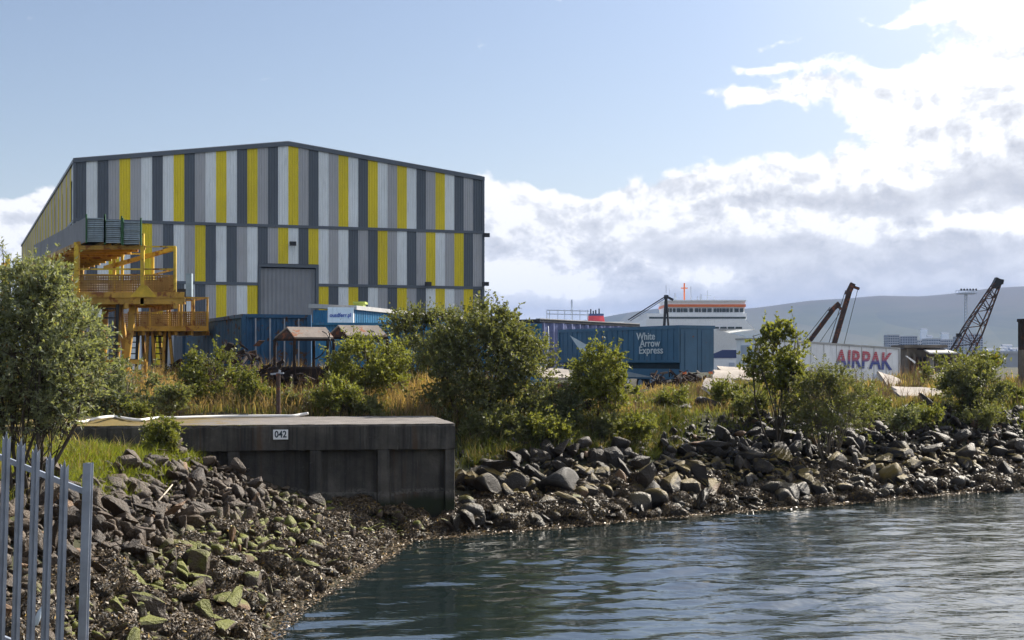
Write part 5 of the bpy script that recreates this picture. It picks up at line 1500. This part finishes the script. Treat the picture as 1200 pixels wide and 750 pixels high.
def rocks():
    rng = np.random.default_rng(77)
    L = []
    def place(n, x0, x1, y0, y1, cond, med, sig, smax, side):
        k = 0
        while k < n:
            x, y = rng.uniform(x0,x1), rng.uniform(y0,y1)
            if not cond(x, y): continue
            s = min(smax, med*math.exp(rng.normal(0,sig)))
            L.append([x, y, s, side, 0]); k += 1
    def cl(x, y):
        d, w = bank_run(np.array([x]), np.array([y])); d = d[0]; w = w[0]
        px = 600+F*x/y
        ok = (0.25 if rng.random() < 0.55 else 1.3) < d < w*(0.90 if y < 27 else 0.74)+0.25*math.sin(3*x) and -160 < px < 560 and x < -1.3
        if not ok or in_quay(np.array([x]), np.array([y]), 0.25)[0]: return False
        return True
    place(2300, -13, -1.4, 14.5, 36.4, cl, 0.21, 0.44, 0.58, 'L')
    def cr(x, y):
        d, w = bank_run(np.array([x]), np.array([y])); d = d[0]; w = w[0]
        px = 600+F*x/y
        lim = w*(0.83+0.14*math.sin(x*0.9)+0.1*math.sin(x*2.3+1))
        if px < 780: lim *= 0.74
        return 0.2 < d < lim and 520 < px < 1400 and not in_quay(np.array([x]), np.array([y]), 0.2)[0]
    place(3300, -1.5, 34, 36, 76, cr, 0.28, 0.50, 0.95, 'R')
    # the big ones that can be told apart in the photograph: px, py, depth, size, rounded?, label
    HERO = [(660,566,40.6,1.55,1,'largest dark rounded boulder low on the bank right of the quay'),
            (577,540,39.8,1.15,0,'greenish grey block just right of the quay wall end'),
            (706,537,42.6,0.95,0,'pale-topped grey block above the largest dark boulder'),
            (817,556,43.6,1.05,0,'olive wedge-shaped boulder in the middle of the stone bank'),
            (660,590,39.5,0.95,1,'mossy-topped low boulder at the foot of the largest dark one'),
            (545,578,37.8,0.55,1,'yellow-weeded round boulder against the quay wall corner'),
            (1133,520,54,0.9,0,'pale flat slab of rock near the right end of the bank'),
            (1113,545,51,1.0,0,'yellowish long rock low on the bank below the pale flat slab'),
            (1185,545,53,1.3,0,'broad brown rock at the right edge of the bank'),
            (916,553,46.6,1.1,0,'olive leaning boulder below the darker bush'),
            (1003,552,48.5,1.15,0,'olive-brown boulder right of the leaning olive one'),
            (760,575,41.5,0.95,1,'dark boulder at the waterline beneath the olive wedge boulder'),
            (795,483,51,1.3,0,'upright grey block on the grassy crest of the bank'),
            (832,487,51.5,1.1,0,'weedy grey block to the right of the upright crest block'),
            (1060,485,55,1.2,0,'dark block half sunk in grass near the right end of the crest'),
            (1140,478,58,1.2,0,'dark slab edge under the small bush on the right crest'),
            (690,488,47,1.0,0,'dark block among weeds below the pale-leaved bush'),
            (235,575,30,0.50,0,'long brown slab near the top of the left stone heap'),
            (130,580,27,0.52,0,'tilted brown slab beside the grass on the left stone heap'),
            (225,650,26.5,0.50,0,'bright green weeded slab low on the left stone heap'),
            (215,605,28.5,0.42,0,'dark blocky stone under the driftwood stick')]
    for px, py, D, s, rd, lab in HERO:
        p = at(px, py, D)
        i = int(rng.integers(0, len(PRND) if rd else len(PROT)))
        o = bpy.data.objects.new('boulder', proto_mesh((PRND if rd else PROT)[i], MR_L if px < 400 else (MR_M if rd else MR_R), rd, ('h',rd,i,px < 400)))
        COL.objects.link(o)
        g = gz(p.x, p.y)
        o.location = (p.x, p.y, min(max(g+0.16*s, p.z-0.1*s), g+0.42*s)); o.scale = (s*1.2, s, s*(0.95 if not rd else 0.8))
        o.rotation_euler = (rng.normal(0,0.2), rng.normal(0.15,0.2), rng.uniform(0,6.28))
        tag(o, lab, 'boulder')
    A = np.array([[a[0],a[1],a[2]] for a in L])
    app = A[:,2]/A[:,1]
    pxs = 600+F*A[:,0]/A[:,1]; app = np.where((pxs > -15) & (pxs < 1215), app, 0)
    order = np.argsort(-app)
    zs = ground_z(A[:,0], A[:,1])
    d, w = bank_run(A[:,0], A[:,1])
    acc = {'L': ([],[],0), 'R': ([],[],0)}
    accV = {'L': [], 'R': []}; accT = {'L': [], 'R': []}; cnt = {'L':0,'R':0}
    labs = {'L': 'angular brown rock in the stone heap between the fence and the quay', 'R': 'dark jagged rock in the long stone bank right of the quay'}
    grp = {'L': 'rocks of the left stone heap', 'R': 'rocks of the right stone bank'}
    for rank, i in enumerate(order):
        x, y, s = A[i]; side = L[i][3]
        rd = side == 'R' and d[i] < 2.2 and rng.random() < 0.25
        lib = PRND if rd else PROT
        k = int(rng.integers(0, len(lib)))
        e = np.array([rng.normal(0,0.7), rng.normal(0,0.7), rng.uniform(0,6.28)])
        sc = np.array([s*rng.uniform(0.95,1.45), s*rng.uniform(0.8,1.1), s*rng.uniform(0.8,1.15)])
        z = zs[i] + s*rng.uniform(0.05,0.62)
        mat = MR_L if side == 'L' else MR_R
        if rank < 290:
            o = bpy.data.objects.new('rock', proto_mesh(lib[k], mat, rd, (side,rd,k)))
            COL.objects.link(o); o.location = (x,y,z); o.rotation_euler = e; o.scale = sc
            tag(o, labs[side], 'rock', grp[side])
        else:
            R = np.array(Matrix.Rotation(e[2],3,'Z') @ Matrix.Rotation(e[1],3,'Y') @ Matrix.Rotation(e[0],3,'X'))
            V = (lib[k][1]*sc) @ R.T + np.array([x,y,z])
            accV[side].append(V); accT[side].append(lib[k][2]+cnt[side]); cnt[side] += len(V)
    # small rubble filling the gaps
    for side in ('L','R'):
        m_ = 3600 if side == 'L' else 3200
        x0,x1,y0,y1 = (-13,-1.4,14.5,36.4) if side == 'L' else (-1.5,34,36,76)
        X = rng.uniform(x0,x1,m_*6); Y = rng.uniform(y0,y1,m_*6)
        dd, ww = bank_run(X,Y); px = 600+F*X/Y
        ok = (dd > 0.1) & (dd < ww*(0.8 if side == 'L' else 0.9)) & (px > -120) & (px < 1400) & ~in_quay(X,Y,0.1)
        if side == 'L': ok &= X < -1.3
        X, Y = X[ok][:m_], Y[ok][:m_]; Z = ground_z(X,Y)
        for x,y,z in zip(X,Y,Z):
            s = (0.10 if side == 'L' else 0.16)*math.exp(rng.normal(0,0.35)); k = int(rng.integers(0,len(PLOW)))
            R = np.array(Matrix.Rotation(rng.uniform(0,6.28),3,'Z') @ Matrix.Rotation(rng.normal(0,0.6),3,'Y'))
            V = (PLOW[k][1]*s*1.3) @ R.T + np.array([x,y,z+0.25*s])
            accV[side].append(V); accT[side].append(PLOW[k][2]+cnt[side]); cnt[side] += len(V)
        o = link('rubble', np_mesh('rubble', np.concatenate(accV[side]), np.concatenate(accT[side])), MR_L if side == 'L' else MR_R)
        tag(o, 'loose brown stones filling the left stone heap' if side == 'L' else 'loose grey stones filling the right stone bank', 'rubble', kind='stuff')
rocks()

# ------------------------------------------------------------------ seaweed
def m_weed():
    m, nt, out = new_mat('bladder_wrack')
    g = nt.new('ShaderNodeNewGeometry')
    c = nt.ramp(g.outputs['Random Per Island'], [(0.0,(0.030,0.021,0.012)), (0.5,(0.078,0.054,0.030)), (0.85,(0.15,0.108,0.062)), (0.965,(0.21,0.155,0.09)), (0.985,(0.30,0.18,0.02)), (1.0,(0.32,0.21,0.03))])
    principled(nt, out, c, 0.5, 0, 0.32)
    return m
def m_weedbase():
    m, nt, out = new_mat('weed_mat')
    n = nt.noise(nt.coord(), 12, 5, 0.7)
    principled(nt, out, nt.ramp(n, [(0.35,(0.006,0.004,0.002)), (0.65,(0.035,0.023,0.010))]), 0.5, 0, 0.5, nt.bump(n, 1.0, 0.06))
    return m
def seaweed():
    rng = np.random.default_rng(21)
    Vb, Tb, nb = [], [], 0; Ps = []; Ns = []
    def shore_pts(n, d0, d1, conds, K=30):
        X = rng.uniform(-9, 32, n*44); Y = rng.uniform(14, 66, n*44); d = shore_dist(X, Y); px = 600+F*X/Y
        ok = (d > d0) & (d < d1) & (px > -80) & (px < 1400) & (Y > 14.5) & (X > -9) & ~in_quay(X, Y, -0.15)
        return np.stack([X[ok], Y[ok], d[ok]], 1)[:n]
    mounds = shore_pts(760, 0.2, 2.5, None)
    for x, y, d in mounds:
        left = x < -1.5 and y < 36
        if not left and d > 2.2: continue
        if left and d > 1.6 and rng.random() < 0.5: continue
        r = rng.uniform(0.22, 0.5)*(1.1 if left else 1.2)
        k = int(rng.integers(0,len(PRND)))
        sc = np.array([r*2.3, r*1.7, r*rng.uniform(0.9,1.5)])
        a = rng.uniform(0,6.28); R = np.array(Matrix.Rotation(a,3,'Z'))
        z = gz(x,y)
        V = (PRND[k][1]*sc) @ R.T + np.array([x,y,z+0.10*r])
        Vb.append(V); Tb.append(PRND[k][2]+nb); nb += len(V)
        T = PRND[k][2]; A_, B_, C_ = V[T[:,0]], V[T[:,1]], V[T[:,2]]
        N = np.cross(B_-A_, C_-A_); ar = np.linalg.norm(N,axis=1); Nn = N/np.maximum(ar[:,None],1e-9)
        up = (Nn[:,2] > -0.1)
        m_ = int(700*r*r/0.12)+120
        pk = rng.choice(np.where(up)[0], m_, p=ar[up]/ar[up].sum()); uvw = rng.dirichlet((1,1,1), m_)
        Ps.append(A_[pk]*uvw[:,:1]+B_[pk]*uvw[:,1:2]+C_[pk]*uvw[:,2:]); Ns.append(Nn[pk])
    fl = shore_pts(40000, -0.3, 0.95, None)
    fl2 = shore_pts(16000, 0.5, 2.4, None); fl2 = fl2[(fl2[:,0] < -1.5)]
    fl = np.concatenate([fl, fl2])
    P = np.stack([fl[:,0], fl[:,1], np.maximum(ground_z(fl[:,0],fl[:,1]), 0.0)+rng.uniform(0.005,0.06,len(fl))], 1)
    Ps.append(P); Ns.append(np.tile([0,0,1.0],(len(P),1)))
    P = np.concatenate(Ps); N = np.concatenate(Ns)
    D = rng.normal(size=P.shape); D -= N*(D*N).sum(1,keepdims=True)*0.85; D[:,2] -= 0.25*(1-N[:,2]); D = unit(D)
    Nr = unit(N+rng.normal(size=P.shape)*0.55)
    Ls = rng.uniform(0.03,0.095,len(P))*np.interp(P[:,1],[15,50],[0.85,1.35])
    V, Q = leaf_quads(P+N*0.012, D, Nr, Ls, Ls*0.20)
    lone = np.zeros(len(P), bool); nfl = len(fl); lone[-nfl:] = (fl[:,2] < 0.5)
    mk = np.repeat(lone, 4)
    mw, nt_, out_ = new_mat('wrack_painted_sun'); g_ = nt_.new('ShaderNodeNewGeometry')  # golden-brown band; its wet sunlit glitter is painted into paler colours
    principled(nt_, out_, nt_.ramp(g_.outputs['Random Per Island'], [(0.0,(0.06,0.042,0.022)), (0.5,(0.16,0.115,0.065)), (0.9,(0.30,0.225,0.14)), (0.97,(0.34,0.20,0.04)), (1.0,(0.42,0.35,0.25))]), 0.42, 0, 0.4)
    V2 = V[mk]; o = link('seaweed', np_mesh('seaweed', V2, np.arange(len(V2)).reshape(-1,4)), mw); tag(o, 'golden-brown wrack lying in a band along the waterline', 'seaweed', kind='stuff')
    V = V[~mk]; Q = np.arange(len(V)).reshape(-1,4)
    o = link('seaweed', np_mesh('seaweed', V, Q), m_weed()); tag(o, 'glistening brown seaweed fronds along the waterline', 'seaweed', kind='stuff')
    o = link('seaweed', np_mesh('seaweed', np.concatenate(Vb), np.concatenate(Tb)), m_weedbase(), None, True); tag(o, 'dark matted seaweed mounds along the waterline', 'seaweed', kind='stuff')
seaweed()

def stick(pts, D, r, label):
    P = [at(px,py,d) for (px,py), d in zip(pts, D)]
    for p in P: p.z = max(p.z, gz(p.x,p.y)+0.1)
    o = MB().tube([tuple(p) for p in P], [r*(1-0.5*i/len(P)) for i in range(len(P))], 6).build('driftwood', M['drift'], None, True)
    tag(o, label, 'driftwood')
stick([(182,594),(191,581),(202,568)], [29.0,29.5,30.1], 0.022, 'straight bleached stick leaning on the brown stones')
stick([(204,597),(211,592.5),(215,589)], [29.2,29.4,29.5], 0.026, 'short stub of driftwood beside the straight stick')
stick([(254,587),(268,584),(275,583),(283,577)], [32.0,32.2,32.3,32.5], 0.05, 'forked pale branch lying near the foot of the quay wall')
def bottle():
    p = at(45, 722, 16.2)
    t = thing('plastic_bottle', p, 'crumpled clear blue plastic bottle caught behind the fence', 'bottle')
    m, nt, out = new_mat('blue_plastic'); principled(nt, out, nt.mix(nt.noise(nt.coord(),20,2), (0.45,0.55,0.65), (0.62,0.70,0.78)), 0.2)
    b = MB(); d = Vector((0.3,0.2,0.9)).normalized()
    b.tube([p-d*0.11, p-d*0.10, p, p+d*0.05, p+d*0.09, p+d*0.11], [0.025,0.033,0.033,0.030,0.013,0.013], 12); b.build('body', m, t, True)
    b = MB(); b.tube([p+d*0.11, p+d*0.13], [0.015,0.015], 10); b.build('cap', M['inkblue'], t)
bottle()
# ------------------------------------------------------------------ vegetation of the photograph
LM_W = leaf_mat('leaf_sallow', (0.115,0.130,0.066), (0.235,0.25,0.14), (0.30,0.32,0.24), 0.34, 0.02, 0.55)
LM_D = leaf_mat('leaf_dark', (0.090,0.095,0.045), (0.20,0.198,0.105), (0.15,0.17,0.08), 0.38, 0.01, 0.55)
LM_B = leaf_mat('leaf_bright', (0.095,0.112,0.022), (0.200,0.205,0.050), (0.21,0.22,0.10), 0.42, 0.02)
LM_Y = leaf_mat('leaf_yellow', (0.085,0.105,0.020), (0.17,0.175,0.045), (0.19,0.20,0.09), 0.35, 0.04)
LM_P = leaf_mat('leaf_pale', (0.085,0.105,0.045), (0.16,0.18,0.085), (0.26,0.27,0.19), 0.3, 0.03)
BARK = painted('bark', (0.085,0.068,0.05), 0.9, 0.3, 3, streak=False, bump=0.1)
BARKP = painted('bark_pale', (0.16,0.135,0.10), 0.9, 0.3, 3, streak=False, bump=0.1)
def base(px, D, dz=0.0):
    x = ax(px,D); return (x, D, gz(x,D)+dz)
def lob(D, bpx, L):
    """lobes measured in the photograph at depth D: (cx, cy, rx, ry, depth offset, depth radius)"""
    b = base(bpx, D); o = []
    for cx, cy, rx, ry, dy, rd in L:
        p = at(cx, cy, D); s = D/F
        o.append((p.x-b[0], dy, p.z-b[2], rx*s, rd, ry*s))
    return b, o
# the grey-green sallow at the left edge
D = 23.5
b, L = lob(D, 26, [(45,400,58,66,0.2,0.9), (18,358,46,46,0.4,0.8), (80,432,40,46,-0.1,0.7), (-25,390,60,74,0.3,0.9), (60,352,28,34,0.2,0.5), (94,400,20,34,0.1,0.5), (20,452,62,34,0.1,0.8), (70,460,40,24,0,0.6), (36,322,22,15,0.3,0.4), (-10,475,40,26,0.3,0.6), (60,490,34,14,0.2,0.5)])
bush('willow_shrub', 'large grey-green willow shrub behind the fence, filling the left edge', 'shrub', b, L, 1, 30000, 0.072, LM_W, BARK, 9, 0.30, 0.45, wid=0.19)
D = 42.8
b, L = lob(D, 140, [(152,450,26,22,0.2,0.8), (122,462,28,22,0,0.7), (172,468,20,16,0.1,0.6), (140,480,38,12,0,0.7)])
bush('willow_shrub', 'smaller pale willow shrub between the large one and the gantry legs', 'shrub', b, L, 2, 6500, 0.085, LM_P, BARKP, 6, 0.36, 0.5)
D = 44.0
b, L = lob(D, 250, [(250,440,32,22,0.3,0.7), (222,455,18,16,0,0.5), (275,455,20,18,0,0.5), (240,422,16,10,0.2,0.4)])
bush('bush', 'low yellow-green bush before the blue container and gantry', 'bush', b, L, 3, 5500, 0.095, LM_Y, BARK, 5, 0.4, 0.5)
D = 46.0
b, L = lob(D, 425, [(428,432,34,26,0.2,0.9), (405,442,22,18,0,0.6), (455,432,22,28,0.1,0.7), (428,410,16,10,0.2,0.5)])
bush('bush', 'mid-green bush directly right of the rusty roofed frames', 'bush', b, L, 4, 8500, 0.095, LM_B, BARK, 6, 0.42, 0.5)
D = 50.0
b, L = lob(D, 485, [(485,410,34,38,0.2,0.9), (498,382,18,18,0.2,0.5), (465,400,22,28,0.1,0.6), (472,435,30,26,0,0.7), (520,392,18,20,0.3,0.6)])
bush('bush', 'taller dark green bush between the mid-green one and the largest bush', 'bush', b, L, 5, 9500, 0.095, LM_D, BARK, 6, 0.42, 0.55)
D = 44.5
b, L = lob(D, 565, [(565,430,58,55,0,1.3), (560,398,40,32,0.2,1.0), (520,440,36,42,0,0.9), (612,435,34,42,0.1,0.9), (548,380,13,14,0.2,0.4), (590,388,22,20,0.2,0.7), (600,475,34,26,-0.3,0.8), (540,480,44,24,-0.2,0.9), (625,410,14,22,0.1,0.5), (574,370,9,9,0.2,0.3)])
bush('bush', 'largest round dark green bush at the right end of the quay', 'bush', b, L, 6, 30000, 0.088, LM_D, BARK, 8, 0.40, 0.5, wid=0.26)
D = 45.5
b, L = lob(D, 712, [(704,442,30,26,0.2,0.9), (688,428,18,16,0.1,0.6), (728,458,20,15,0,0.7), (700,464,36,16,-0.1,0.8), (712,418,11,10,0.2,0.4)])
bush('bush', 'bright green bush in front of the petrol blue trailer', 'bush', b, L, 7, 9000, 0.09, LM_B, BARK, 6, 0.32, 0.55)
D = 47.5
b, L = lob(D, 910, [(912,425,26,30,0,0.8), (905,395,16,18,0.1,0.5), (924,442,18,16,0,0.6), (892,432,16,18,0,0.5), (888,398,8,10,0.1,0.3), (934,392,9,9,0,0.3), (912,458,24,18,0,0.6), (908,380,6,8,0,0.2)])
bush('young_tree', 'small airy bright tree with open branches on the bank crest', 'tree', b, L, 8, 4200, 0.115, LM_B, BARK, 7, 0.42, 0.5, fill=0.4, wid=0.33, spread=0.34)
D = 47.0
b, L = lob(D, 968, [(964,462,34,20,0,1.0), (955,472,36,24,-0.2,0.9), (1000,468,18,18,0.1,0.7), (982,446,20,10,0.2,0.6), (958,496,34,14,-0.4,0.8), (995,490,26,14,-0.3,0.7)])
bush('bush', 'dense olive bush right beside the small airy tree', 'bush', b, L, 9, 13000, 0.080, LM_D, BARKP, 7, 0.38, 0.55, bare=0.12, wid=0.2)
D = 56.0
b, L = lob(D, 1135, [(1135,455,32,22,0,1.0), (1120,462,22,16,0,0.7), (1155,455,18,18,0.1,0.7), (1138,437,20,10,0.1,0.6)])
bush('bush', 'rounded green bush at the foot of the lattice crane', 'bush', b, L, 10, 8000, 0.105, LM_D, BARK, 6, 0.45, 0.5)
b, L = lob(64.0, 1130, [(1125,432,30,10,0,1.5), (1160,432,18,9,0.5,1.0), (1100,440,16,8,0,0.8)])
bush('bush', 'pale yellowish scrub behind the rounded bush by the crane', 'bush', b, L, 23, 3000, 0.13, LM_Y, BARKP, 5, 0.45, 0.5)
# shrub hanging at the wall and waterside weeds
D = 34.4
b, L = lob(D, 188, [(187,512,16,18,0,0.3), (184,530,14,14,-0.1,0.3), (192,498,10,10,0,0.2)])
bush('climbing_shrub', 'small leafy shrub growing up the left face of the quay wall', 'shrub', b, L, 11, 4200, 0.065, LM_B, BARK, 4, 0.2, 0.3)
WEEDS = [(205,470,40,16,12,LM_D,'low dark weed clump behind the hose at the left of the quay top'),
         (160,484,40.5,12,6,LM_Y,'bright yellow-green weed clump just behind the hose'),
         (395,468,43,24,18,LM_B,'leafy green weed clump behind the middle of the quay top'),
         (425,478,43,20,10,LM_D,'dark trailing weed clump left of the largest bush'),
         (300,470,44,26,14,LM_Y,'yellow-green herb clump behind the rusty mooring post'),
         (352,474,43.5,14,10,LM_D,'small dark herb clump right of the rusty mooring post'),
         (655,480,45,26,22,LM_P,'silvery pale bush right of the largest bush'),
         (640,505,43.2,26,16,LM_B,'bright weed clump on the bank below the silvery bush'),
         (745,500,45,24,12,LM_B,'green weed clump between the bright bush and the crest blocks'),
         (790,470,50,20,12,LM_Y,'yellowish weed clump behind the upright crest block'),
         (855,465,52,22,14,LM_Y,'yellow-green weed clump left of the small airy tree'),
         (1055,495,50.5,16,14,LM_P,'pale leafy weed clump right of the dense olive bush'),
         (1085,488,53,20,12,LM_B,'green weed clump left of the rounded bush'),
         (1185,462,60,18,12,LM_Y,'yellow weed clump near the right edge of the crest'),
         (1150,490,54,24,10,LM_D,'dark weed clump below the rounded bush'),
         (1020,478,53,26,12,LM_Y,'yellowish herb clump behind the dense olive bush'),
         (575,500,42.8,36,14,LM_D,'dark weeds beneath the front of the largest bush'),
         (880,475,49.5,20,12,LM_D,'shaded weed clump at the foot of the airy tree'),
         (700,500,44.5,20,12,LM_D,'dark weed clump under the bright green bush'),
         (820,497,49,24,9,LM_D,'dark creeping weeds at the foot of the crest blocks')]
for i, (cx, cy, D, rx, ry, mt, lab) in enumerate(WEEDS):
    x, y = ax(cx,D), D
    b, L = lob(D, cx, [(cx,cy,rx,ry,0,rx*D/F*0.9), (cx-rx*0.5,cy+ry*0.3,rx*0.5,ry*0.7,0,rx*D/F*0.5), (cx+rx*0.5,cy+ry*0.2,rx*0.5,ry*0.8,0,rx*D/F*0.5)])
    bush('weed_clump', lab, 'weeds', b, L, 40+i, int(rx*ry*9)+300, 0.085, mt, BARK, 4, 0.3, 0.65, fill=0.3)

# ------------------------------------------------------------------ grass
GM = leaf_mat('grass_green', (0.085,0.100,0.026), (0.180,0.185,0.058), (0.14,0.17,0.03), 0.45, 0.05, 0.55, (1.3, 1.25, 0.7))
GY = leaf_mat('grass_yellow', (0.17,0.138,0.048), (0.32,0.255,0.105), (0.24,0.21,0.07), 0.42, 0.1, 0.6, (1.25, 1.15, 0.8))
GB = leaf_mat('grass_fresh', (0.100,0.130,0.018), (0.220,0.240,0.040), (0.16,0.19,0.03), 0.5, 0.03, 0.55, (1.4, 1.35, 0.6))
GD = leaf_mat('grass_painted_shade', (0.050,0.066,0.016), (0.120,0.132,0.036), (0.10,0.12,0.03), 0.3, 0.06, 0.6, (1.3, 1.25, 0.7))  # darker grass colour; the bushes' shadow on the slope is painted in
GS = leaf_mat('dead_stalk', (0.10,0.060,0.035), (0.24,0.165,0.10), (0.2,0.14,0.09), 0.2, 0.0, 0.8, (1.1,1.0,0.9))
GP = leaf_mat('grass_seed', (0.28,0.175,0.105), (0.44,0.31,0.19), (0.36,0.25,0.16), 0.45, 0.0, 0.7)
def grass(label, n, samp, h, lean, w, mat, seed, clump=0.35, cond=None):
    rng = np.random.default_rng(seed)
    P2, hs = grass_points(n, samp, rng, clump)
    ok = ~in_quay(P2[:,0], P2[:,1], 0.0)
    d, wd = bank_run(P2[:,0], P2[:,1]); ok &= d > wd*0.55
    P2, hs = P2[ok], hs[ok]
    P = np.column_stack([P2, ground_z(P2[:,0], P2[:,1])-0.02])
    k = in_view(P); P, hs = P[k], hs[k]
    H = h*hs*rng.uniform(0.6,1.25,len(P)); W_ = w*rng.uniform(0.7,1.3,len(P))*np.interp(P[:,1],[20,60],[0.8,1.8])
    V, Q = blades(P, H, np.abs(rng.normal(lean,0.25,len(P))), W_, rng)
    o = link('grass', np_mesh('grass', V, Q), mat); tag(o, label, 'grass', kind='stuff')
def fr(lo, hi): 
    def c(x, y):
        d, w = bank_run(x, y); return (d > w*lo) & (d < w*hi+0.0)
    return c
grass('bright green grass at the top of the left stone heap', 42000, rect_sampler(-15,-6,17,36.5, fr(0.80,9)), 0.36, 0.6, 0.008, GB, 1)
grass('yellow-green grass at the top of the left stone heap', 9000, rect_sampler(-15,-6,17,36.5, fr(0.80,9)), 0.5, 0.5, 0.008, GY, 14, 0.3)
grass('grass creeping down between stones beside the quay wall', 14000, rect_sampler(-12,-7.6,26,36, fr(0.62,0.9)), 0.34, 0.6, 0.008, GB, 11, 0.22)
grass('rough green grass behind the quay', 30000, rect_sampler(-22,0,41,56, fr(0.9,99)), 0.42, 0.5, 0.009, GM, 2, 0.5)
grass('yellow dry grass behind the quay', 30000, rect_sampler(-22,0,42,58, fr(0.9,99)), 0.60, 0.4, 0.008, GY, 3, 0.45)
grass('pinkish seeding grass behind the quay', 24000, rect_sampler(-20,-2.5,43,52, fr(0.9,99)), 0.72, 0.3, 0.0065, GP, 4, 0.5)
grass('rough green grass along the right bank crest', 34000, rect_sampler(-2,34,41,74, fr(0.86,2.8)), 0.40, 0.5, 0.010, GM, 5, 0.4)
grass('yellow grass along the right bank crest', 24000, rect_sampler(-1,36,42,76, fr(0.95,3.4)), 0.42, 0.45, 0.010, GY, 6, 0.5)
grass('tufts on the upper right stone bank', 9000, rect_sampler(-1.4,24,37,66, fr(0.62,0.95)), 0.34, 0.6, 0.009, GM, 7, 0.2)
def slope(x, y):
    d, w = bank_run(x, y); px = 600+F*x/np.maximum(y, 1)
    return (d > w*0.52) & (d < w*1.0) & (px > 535) & (px < 800)
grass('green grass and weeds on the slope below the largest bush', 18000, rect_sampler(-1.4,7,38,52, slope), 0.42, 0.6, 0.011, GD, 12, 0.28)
grass('yellow grass on the slope below the largest bush', 3000, rect_sampler(-1.4,7,38,52, slope), 0.5, 0.5, 0.010, GY, 13, 0.28)
grass('seeding grass on the right spoil ridge', 6000, rect_sampler(2,36,48,78, fr(1.1,4)), 0.48, 0.35, 0.008, GP, 8, 0.4)

grass('tall dead stalks among the grass behind the quay', 2600, rect_sampler(-20,0,42.6,54, fr(0.9,99)), 1.15, 0.25, 0.006, GS, 21, 0.6)
grass('tall dead stalks along the right bank crest', 3000, rect_sampler(-1,34,42,70, fr(0.9,2.6)), 0.95, 0.3, 0.007, GS, 22, 0.6)
